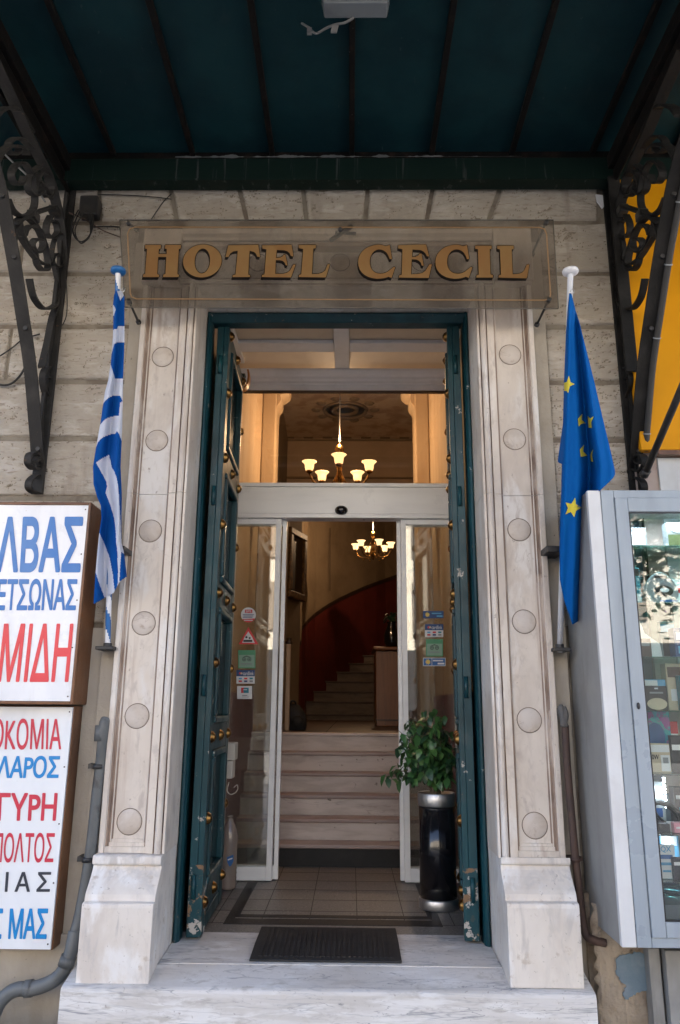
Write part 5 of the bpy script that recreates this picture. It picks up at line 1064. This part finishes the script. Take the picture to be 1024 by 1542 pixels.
# ================================================================== pipes
pp = thing('drain_pipe', 'grey drain pipe with black clamps running down the left wall behind the plinth', 'pipe', P(130, 1310, 3.52))
YPp = 3.49
g = MB(); rp_ = P(165, 1180, YPp).x-P(148, 1180, YPp).x
path = [P(160, 1084, YPp), P(157, 1095, YPp-.01), P(152, 1150, YPp), P(146, 1200, YPp), P(139, 1265, YPp), P(131, 1320, YPp), P(120, 1380, YPp-.005), P(110, 1415, YPp-.02)]
g.tube(catmull(path, 5), rp_/2, 14); obj('riser', g, pvc, pp)
g = MB(); g.tube(catmull([P(113, 1402, YPp-.03), P(106, 1436, YPp-.05), P(95, 1462, YPp-.06), P(78, 1478, YPp-.06), P(52, 1488, YPp-.06), P(25, 1490, YPp-.06), P(6, 1502, YPp-.06), P(-8, 1525, YPp-.06), P(-30, 1590, YPp-.06)], 7), rp_*.56, 14); obj('bend', g, pvc, pp)
for a, b in (((154.5, 1092), (153, 1116)), ((104, 1440), (98.5, 1455)), ((49, 1488), (38, 1489))):
    pa, pb = P(*a, YPp-(0 if a[1] < 1200 else .055)), P(*b, YPp-(0 if a[1] < 1200 else .055)); obj('socket', MB().tube([pa, pb], rp_*.66, 14), pvc, pp)
for (x, y) in ((149.5, 1154), (133.5, 1294)):
    c = P(x, y, YPp); g = MB(); g.lathe((c.x, c.y, c.z-.010), [(rp_*.58, 0), (rp_*.58, .02)], 14); g.box((c.x-rp_*1.0, c.y, c.z-.010), (c.x+rp_*.9, YW+.0, c.z+.010)); obj('clamp', g, darkmetal, pp)
rpipe = thing('rusty_pipe', 'thin rusty brown pipe beside the right pilaster and cabinet', 'pipe', P(862, 1250, 3.50))
Yr = 3.47
g = MB(); g.tube(catmull([P(851, 1092, Yr), P(854, 1150, Yr), P(860, 1220, Yr), P(866, 1285, Yr), P(873, 1350, Yr-.01), P(879, 1395, Yr-.02), P(884, 1410, Yr-.03), P(895, 1416, Yr-.05), P(912, 1420, Yr-.05)], 6), .0165, 10); obj('riser', g, rust, rpipe)
g = MB(); c = P(867, 1294, Yr); g.lathe((c.x, c.y, c.z-.008), [(.019, 0), (.019, .016)], 12); g.box((c.x-.024, c.y, c.z-.006), (c.x+.03, YW, c.z+.006)); obj('clamp', g, rust, rpipe)
g = MB(); rr = random.Random(9)
for k in range(7): 
    x = 842+rr.uniform(0, 10); g.tube(catmull([P(x, 1064+rr.uniform(-3, 6), 3.47), P(x+rr.uniform(0, 5), 1078, 3.455), P(849+rr.uniform(-2, 4), 1094, 3.46)], 4), .011, 6)
obj('wrapping', g, mat('grey_tape', (.11, .105, .10), .8, bump=(60, .6)), rpipe, label='crumpled grey wrapping on the pipe end')
# ================================================================== display cabinet
YC = 3.13
cab = thing('display_cabinet', 'tall grey aluminium display cabinet with glass door on the right wall', 'cabinet', P(960, 1427, YC))
at = lambda x, y, Y=YC: P(x, y, Y)
zt, zb = at(905, 738).z, at(930, 1427).z
xa = at(896, 760).x; xa2 = at(927, 1427).x; xl_ = (xa+xa2)/2; xs_ = (at(905, 740).x+at(960, 1427).x)/2; xR = 1.95
D1 = YW-.003; tk = .012
g = MB(); g.box((xl_, YC+.03, zb), (xl_+.012, D1, zt-.002)); obj('side_panel', g, alu_side, cab, bevel=.002)
g = MB(); g.box((xl_-.001, YC+.004, zb-.001), (xs_-.001, YC+.0295, zt)); obj('corner_trim', g, alu_strip, cab, bevel=.003)
g = MB(); g.box((xl_+.0125, YC+.03, zt-.03), (xR, D1, zt)); g.box((xl_+.0125, YC+.03, zb), (xR, D1, zb+.03)); g.box((xR+.001, YC+.03, zb), (xR+.013, D1, zt)); obj('carcass', g, alu_side, cab)
g = MB(); g.box((xl_+.013, D1-.012, zb+.031), (xR, D1-.002, zt-.031)); obj('back_panel', g, mat('mirror_blue_back', (.10, .15, .19), .25), cab)
f0 = xs_; f1 = at(920, 765).x; f1b = at(988, 1412).x; fi_ = (f1+f1b)/2; gi = (at(945, 772).x+at(1001.5, 1388).x)/2
zot, zob = at(930, 750).z, at(990, 1412).z; zgt, zgb = at(950, 771).z, at(1003, 1388).z
g = MB(); g.box((f0, YC, zb), (fi_-.001, YC+.0295, zt)); g.box((fi_, YC, zot+.001), (xR+.013, YC+.0295, zt)); g.box((fi_, YC, zb), (xR+.013, YC+.0295, zob-.001)); obj('outer_frame', g, alu_g, cab, bevel=.002)
g = MB(); g.box((fi_+.001, YC-.008, zob), (gi, YC+.026, zot)); g.box((gi+.0005, YC-.008, zgt), (xR, YC+.026, zot)); g.box((gi+.0005, YC-.008, zob), (xR, YC+.026, zgb)); g.box((xR-.05, YC-.0075, zgb+.0005), (xR, YC+.026, zgt-.0005))
cd_ = obj('cabinet_door', g, alu_g, cab, bevel=.003)
g = MB(); g.box((gi-.004, YC+.004, zgb-.004), (xR-.046, YC+.009, zgt+.004)); obj('pane', g, cabglass, cd_)
g = MB(); g.box((gi+.0006, YC-.003, zgb+.0006), (gi+.006, YC+.003, zgt-.0006)); g.box((gi+.0065, YC-.003, zgt-.006), (xR-.051, YC+.003, zgt-.0006)); g.box((gi+.0065, YC-.003, zgb+.0006), (xR-.051, YC+.003, zgb+.006)); obj('gasket', g, c_black, cd_)
c = at(960, 1063); obj('lock', MB().ball((c.x, YC-.010, c.z), (.007, .008, .014), 10), darkmetal, cd_)
YI = YC+.13
shelves = [823, 909, 990, 1071, 1166, 1257, 1329]; sz = []
for y in shelves:
    z = at(985, y, YC+.06).z; sz.append(z); obj('shelf', MB().box((xl_+.014, YC+.05, z-.003), (xR-.002, D1-.014, z+.003)), shelfglass, cab)
g = MB()
ledm = mat('lit_led', (.8, .9, 1), .4, emit=((.75, .88, 1), 6.0))
for (x, y0, y1, Yb) in ((1014, 828, 990, D1-.03), (978, 880, 960, D1-.03)):
    X = at(x, (y0+y1)/2, Yb).x; za, zb_ = at(x, y1, Yb).z, at(x, y0, Yb).z; n = 22
    for k in range(n): z = za+(zb_-za)*k/(n-1); g.box((X-.004, Yb-.004, z-.0035), (X+.004, Yb, z+.0035))
for (x, y0, y1) in ((988, 1076, 1130), (999, 1172, 1215), (1006, 1262, 1300)):
    Yb = YI+.10; X = at(x, y0, Yb).x; za, zb_ = at(x, y1, Yb).z, at(x, y0, Yb).z
    for k in range(9): z = za+(zb_-za)*k/8; g.box((X-.004, Yb-.004, z-.003), (X+.004, Yb, z+.003))
obj('led_strip', g, ledm, cab)
ll = bpy.data.lights.new('cabinet_fill_light', 'AREA'); ll.shape = 'RECTANGLE'; ll.size = .5; ll.size_y = .02; ll.energy = .7; ll.color = (.8, .9, 1); lo = bpy.data.objects.new('cabinet_fill_light', ll); COL.objects.link(lo); lo.parent = cab; lo.location = Vector((xl_+.42, YC+.10, zt-.045))-cab.location  # added fill light at the cabinet top, brightens the goods
def item(name, label, cat, x0, y0, x1, y1, depth, m, prints=(), Y=None, shelf=None, lean=0, shape=None):
    Y = Y or YI; a, b = at(x0, y1, Y), at(x1, y0, Y); zf = sz[shelf]+.0035 if shelf is not None else a.z; w, h = b.x-a.x, at((x0+x1)/2, y0, Y).z-at((x0+x1)/2, y1, Y).z
    root = thing(name, label, cat, ((a.x+b.x)/2, Y+depth/2, zf), 'goods on the cabinet shelves')
    if shape:
        pl = [(a.x+w*u, Y, zf+h*v) for u, v in shape]; obj('body', MB().prism(pl, (0, depth, 0)), m, root, bevel=.004)
    else: obj('body', MB().box((a.x, Y, zf), (b.x, Y+depth, zf+h)), m, root, bevel=.003)
    for k, (q, pm_) in enumerate(prints):
        dy = .0012*(k+1)
        if isinstance(q, tuple) and isinstance(q[0], str):
            t, u0, v0, u1, v1 = q; g = MB(); put_text(g, t, [(u0, v1), (u1, v1), (u1, v0), (u0, v0)], lambda u, v: Vector((a.x+w*u, Y-dy, zf+h*v)), 0, .02); obj('print', g, pm_, root, fix=False)
        else: obj('print', MB().prism([(a.x+w*u, Y-dy, zf+h*v) for u, v in q], (0, .001, 0)), pm_, root)
rq = lambda a, b, c, d: [(a, b), (c, b), (c, d), (a, d)]
egg = [(.5+.5*math.cos(t)*(1-.28*math.sin(t)), .5+.5*math.sin(t)) for t in [2*math.pi*k/26 for k in range(26)]]
oval = lambda cx, cy, rx_, ry_, n=18: [(cx+rx_*math.cos(2*math.pi*k/n), cy+ry_*math.sin(2*math.pi*k/n)) for k in range(n)]
item('small_box', 'pale box leaning at the left end of the top cabinet shelf', 'box', 948, 790, 972, 822, .04, c_grey, [(rq(.1, .2, .9, .8), c_white)], None, 0)
item('small_box', 'olive and grey carton at the right end of the top cabinet shelf', 'box', 1006, 782, 1034, 822, .05, c_grey, [(rq(.05, .05, .95, .55), mat('olive_print', (.07, .09, .03), .4)), (oval(.5, .75, .28, .12), c_white)], None, 0)
item('blister_pack', 'egg-shaped clear pack holding a black gadget on the second shelf', 'packet', 974, 858, 1018, 908, .03, c_grey, [(oval(.55, .42, .30, .17), c_black), (oval(.58, .45, .14, .07), c_white), (rq(.3, .80, .7, .88), c_black), (rq(.40, .10, .95, .15), c_blue)], None, 1, 0, egg)
item('small_box', 'teal and black box at the left end of the second shelf', 'box', 948, 852, 962, 908, .05, c_teal, [(rq(.05, .78, .95, .98), c_black), (rq(.05, .1, .95, .3), c_white)], None, 1)
item('paper_sheet', 'curled white paper lying on the third cabinet shelf', 'paper', 955, 925, 992, 989, .004, c_white, [], YI+.08, 2, 0, [(0, 0), (1, 0), (.95, .35), (.45, .6), (.25, 1), (.0, 1)])
item('small_box', 'dark brown carton on the fourth cabinet shelf', 'box', 957, 962, 980, 990, .05, c_brown, [(rq(.1, .6, .9, .8), c_grey)], YI-.03, 2)
item('card_packet', 'sky blue and white card pack standing behind the yellow pack', 'packet', 962, 994, 999, 1040, .02, c_lblue, [(rq(.03, .55, .70, .97), c_white), (oval(.5, .25, .4, .2), holo)], YI+.05, 3)
item('battery_pack', 'black and straw yellow blister pack on the fourth shelf', 'packet', 974, 1034, 1004, 1071, .02, c_black, [(oval(.5, .26, .45, .24), c_beige), (rq(.2, .68, .8, .75), c_grey), (rq(.42, .86, .58, .92), c_white)], YI-.02, 3)
item('disc_case', 'iridescent blue and magenta disc case on the fifth shelf', 'packet', 968, 1076, 1008, 1166, .02, holo, [(oval(.5, .55, .3, .25), c_blue)], YI+.08, 4)
item('adapter_pack', 'beige carton with a white plug adapter on the fifth shelf', 'packet', 976, 1122, 1008, 1166, .03, c_beige, [(rq(.03, .70, .97, .95), c_white), (('20W', .12, .45, .50, .62), c_black), (rq(.58, .05, .95, .60), c_white), (rq(.66, .32, .88, .52), c_grey)], YI-.03, 4)
item('battery_pack', 'dark blister pack at the right end of the fifth shelf', 'packet', 1014, 1110, 1044, 1166, .02, c_black, [(rq(.05, .60, .6, .75), c_white)], YI-.02, 4)
g = MB(); c = at(1004, 1235, YI+.05)
for k in range(5): g.tube([Vector((c.x+.055*math.cos(a+k), c.y+.03*math.sin(a), sz[5]+.055+.045*math.sin(a+k*.8)+.004)) for a in [2*math.pi*j/20 for j in range(21)]], .005, 6)
tag(obj('coiled_cable', g, cable_m), 'coil of black cable heaped on the sixth cabinet shelf', 'cable', 'goods on the cabinet shelves')
item('small_box', 'small black box at the front of the sixth shelf', 'box', 992, 1229, 1008, 1243, .03, c_black, [], YI-.05, 5)
item('small_box', 'small pink box at the front of the sixth shelf', 'box', 1016, 1241, 1032, 1257, .03, c_pink, [(rq(.2, .4, .8, .6), c_white)], YI-.05, 5)
item('small_box', 'small white packet between black and pink boxes on the sixth shelf', 'box', 1006, 1231, 1018, 1246, .02, c_white, [], YI-.02, 5)
item('shelf_notice', 'white notice with blue lettering standing on the lowest shelf', 'notice', 990, 1276, 1016, 1328, .01, c_white, [(('AQX', .05, .76, .8, .95), c_lblue), (rq(.05, .58, .85, .70), c_blue), (rq(.05, .40, .9, .48), c_lblue), (rq(.3, .2, .7, .26), c_lblue)], YI-.02, 6)
item('battery_pack', 'black blister pack beside the white notice on the lowest shelf', 'packet', 1016, 1294, 1046, 1328, .02, c_black, [(rq(.05, .65, .7, .8), c_white)], YI-.04, 6)
item('small_box', 'white carton with red stripe behind the egg-shaped pack on the second shelf', 'box', 1000, 862, 1030, 908, .05, c_white, [(rq(0, .55, 1, .72), c_red), (rq(.1, .15, .8, .25), c_grey)], YI+.16, 1)
item('blister_pack', 'slim grey blister pack hanging at the back of the third shelf', 'packet', 996, 930, 1016, 988, .02, c_grey, [(rq(.15, .1, .85, .55), c_black), (rq(.1, .72, .9, .92), c_lblue)], YI+.14, 2)
item('small_box', 'navy carton at the right end of the third shelf', 'box', 1018, 944, 1044, 990, .06, c_navy, [(rq(.1, .6, .9, .85), c_white), (rq(.15, .15, .6, .4), c_lblue)], YI+.02, 2)
item('small_box', 'tall beige carton at the right of the fourth shelf', 'box', 1008, 1000, 1026, 1071, .05, c_beige, [(rq(.1, .7, .9, .92), c_brown), (rq(.2, .2, .8, .45), c_white)], YI+.06, 3)
item('small_box', 'teal carton behind the packs at the right edge of the fourth shelf', 'box', 1028, 1018, 1050, 1071, .05, c_teal, [(rq(.1, .5, .9, .7), c_white)], YI+.02, 3)
item('small_box', 'red and white carton behind the plug adapter on the fifth shelf', 'box', 1006, 1092, 1020, 1166, .05, c_white, [(rq(0, .75, 1, 1), c_red), (rq(.1, .3, .9, .4), c_grey)], YI+.09, 4)
item('small_box', 'silver box behind the coiled cable on the sixth shelf', 'box', 980, 1190, 1000, 1257, .05, c_grey, [(rq(.1, .6, .9, .9), c_white), (rq(.2, .2, .8, .4), c_navy)], YI+.14, 5)
item('small_box', 'black carton with white stripe behind the pink box on the sixth shelf', 'box', 1020, 1196, 1046, 1257, .05, c_black, [(rq(.1, .7, .9, .8), c_white), (rq(.2, .2, .7, .5), c_teal)], YI+.10, 5)
item('small_box', 'sky blue carton at the back of the lowest shelf', 'box', 998, 1268, 1022, 1328, .05, c_lblue, [(rq(.1, .65, .9, .9), c_white)], YI+.12, 6)
c = at(1010, 1338, YI); g = MB().lathe((c.x+.02, c.y+.05, zgb+.05), [(.03, 0), (.05, .01), (.075, .025), (.072, .027), (.045, .013), (0, .011)], 24); tag(obj('glass_dish', g, shelfglass), 'shallow glass dish at the bottom of the cabinet', 'dish', 'goods on the cabinet shelves')
obj('bottom_board', MB().box((xl_+.013, YC+.035, zb+.0305), (xR-.001, D1-.015, zgb+.049)), mat('cabinet_floor', (.10, .12, .13), .4), cab)
# ================================================================== yellow panel, boards and stay beyond the right bracket
YY = 3.46
a = P(945.5, 420, YY); b = P(961, 677, YY); zt_ = P(970, 291, YY).z+.25; xl2 = (a.x+b.x)/2
yl = thing('yellow_shop_sign', 'large plain yellow shop sign panel at the right edge', 'sign', (xl2, YY, b.z))
obj('face', MB().box((xl2, YY, b.z), (4.5, YY+.05, zt_)), yellow, yl, bevel=.003); obj('bottom_rail', MB().box((P(992, 680, YY).x, YY+.002, b.z-.022), (4.5, YY+.048, b.z-.001)), brownmetal, yl)
pk = tag(obj('stone_strip', MB().box((P(958, 700, 3.52).x, 3.525, 1.0), (P(990, 700, 3.52).x, YW+.02, b.z+.05)), pinkstone), 'narrow pinkish stone strip between the bracket foot and the pale board', 'stone strip')
pb_ = tag(obj('pale_board', MB().box((P(991.5, 700, 3.51).x, 3.512, 1.0), (4.5, 3.545, b.z-.024)), paleboard), 'pale grey board above the cabinet at the right edge', 'board')
g = MB(); g.tube([P(972, 712, 3.42), P(1026, 585, 3.05), P(1060, 505, 2.82)], .0165, 10); g.tube([P(974, 708, 3.41), P(969, 716, 3.44)], .022, 10)
tag(obj('awning_stay', g, darkmetal), 'dark diagonal rod rising across the yellow panel', 'rod')
g = MB(); a = P(976, 1432, 3.36); g.box((a.x, 3.36, 0), (a.x+.045, YW, P(980, 1428, 3.36).z)); g.box((a.x+.055, 3.33, 0), (2.2, YW, P(980, 1428, 3.36).z))
tag(obj('grey_base_panel', g, alu_side, bevel=.003), 'grey metal base panel under the display cabinet', 'panel')
g = MB(); a = P(899, 298, 3.55); pts = [(897, 292), (912, 294), (914, 306), (907, 314), (899, 303)]; g.prism([P(x, y, YW-.012) for x, y in pts], (0, .010, 0)); tag(obj('plaster_chip', g, whitepaint, bevel=.003), 'white lump of plaster at the wall corner by the right bracket', 'plaster')
# ================================================================== a street tree opposite, only seen mirrored in the cabinet glass
tr = thing('street_tree', 'leafy street tree across the pavement, mirrored in the cabinet glass', 'tree', (4.6, -3.6, 0))
g = MB(); g.tube(catmull([(4.6, -3.6, 0), (4.55, -3.6, 1.4), (4.7, -3.5, 2.6), (4.5, -3.6, 4.0)], 6), [.13-.004*k for k in range(19)], 10)
rr = random.Random(2); br = []
for k in range(14):
    a = rr.uniform(0, 6.28); z = rr.uniform(2.0, 3.6); e = Vector((4.6+math.cos(a)*rr.uniform(.6, 1.7), -3.6+math.sin(a)*rr.uniform(.6, 1.5), z+rr.uniform(.2, 1.5))); p0 = Vector((4.62, -3.57, z)); path = catmull([p0, p0*.5+e*.5+Vector((0, 0, .2)), e], 5); br.append(path); g.tube(path, [.045-.0035*i for i in range(len(path))], 6)
obj('trunk', g, bark, tr)
g = MB()
for path in br:
    for q in range(420):
        p = path[rr.randint(3, len(path)-1)]+Vector((rr.gauss(0, .28), rr.gauss(0, .28), rr.gauss(0, .24))); a, b = rr.uniform(0, 6.28), rr.uniform(-1, 1); d = Vector((math.cos(a)*math.cos(b), math.sin(a)*math.cos(b), math.sin(b))); s_ = d.cross(Vector((.3, .2, 1))).normalized(); L = rr.uniform(.10, .19)
        g.add([p, p+d*L*.5+s_*L*.3, p+d*L, p+d*L*.5-s_*L*.3], [(0, 1, 2, 3)], rr.randint(0, 1))
obj('crown', g, [mat('tree_leaf', (.07, .14, .03), .5), mat('tree_leaf_dark', (.04, .09, .02), .5)], tr, fix=False)
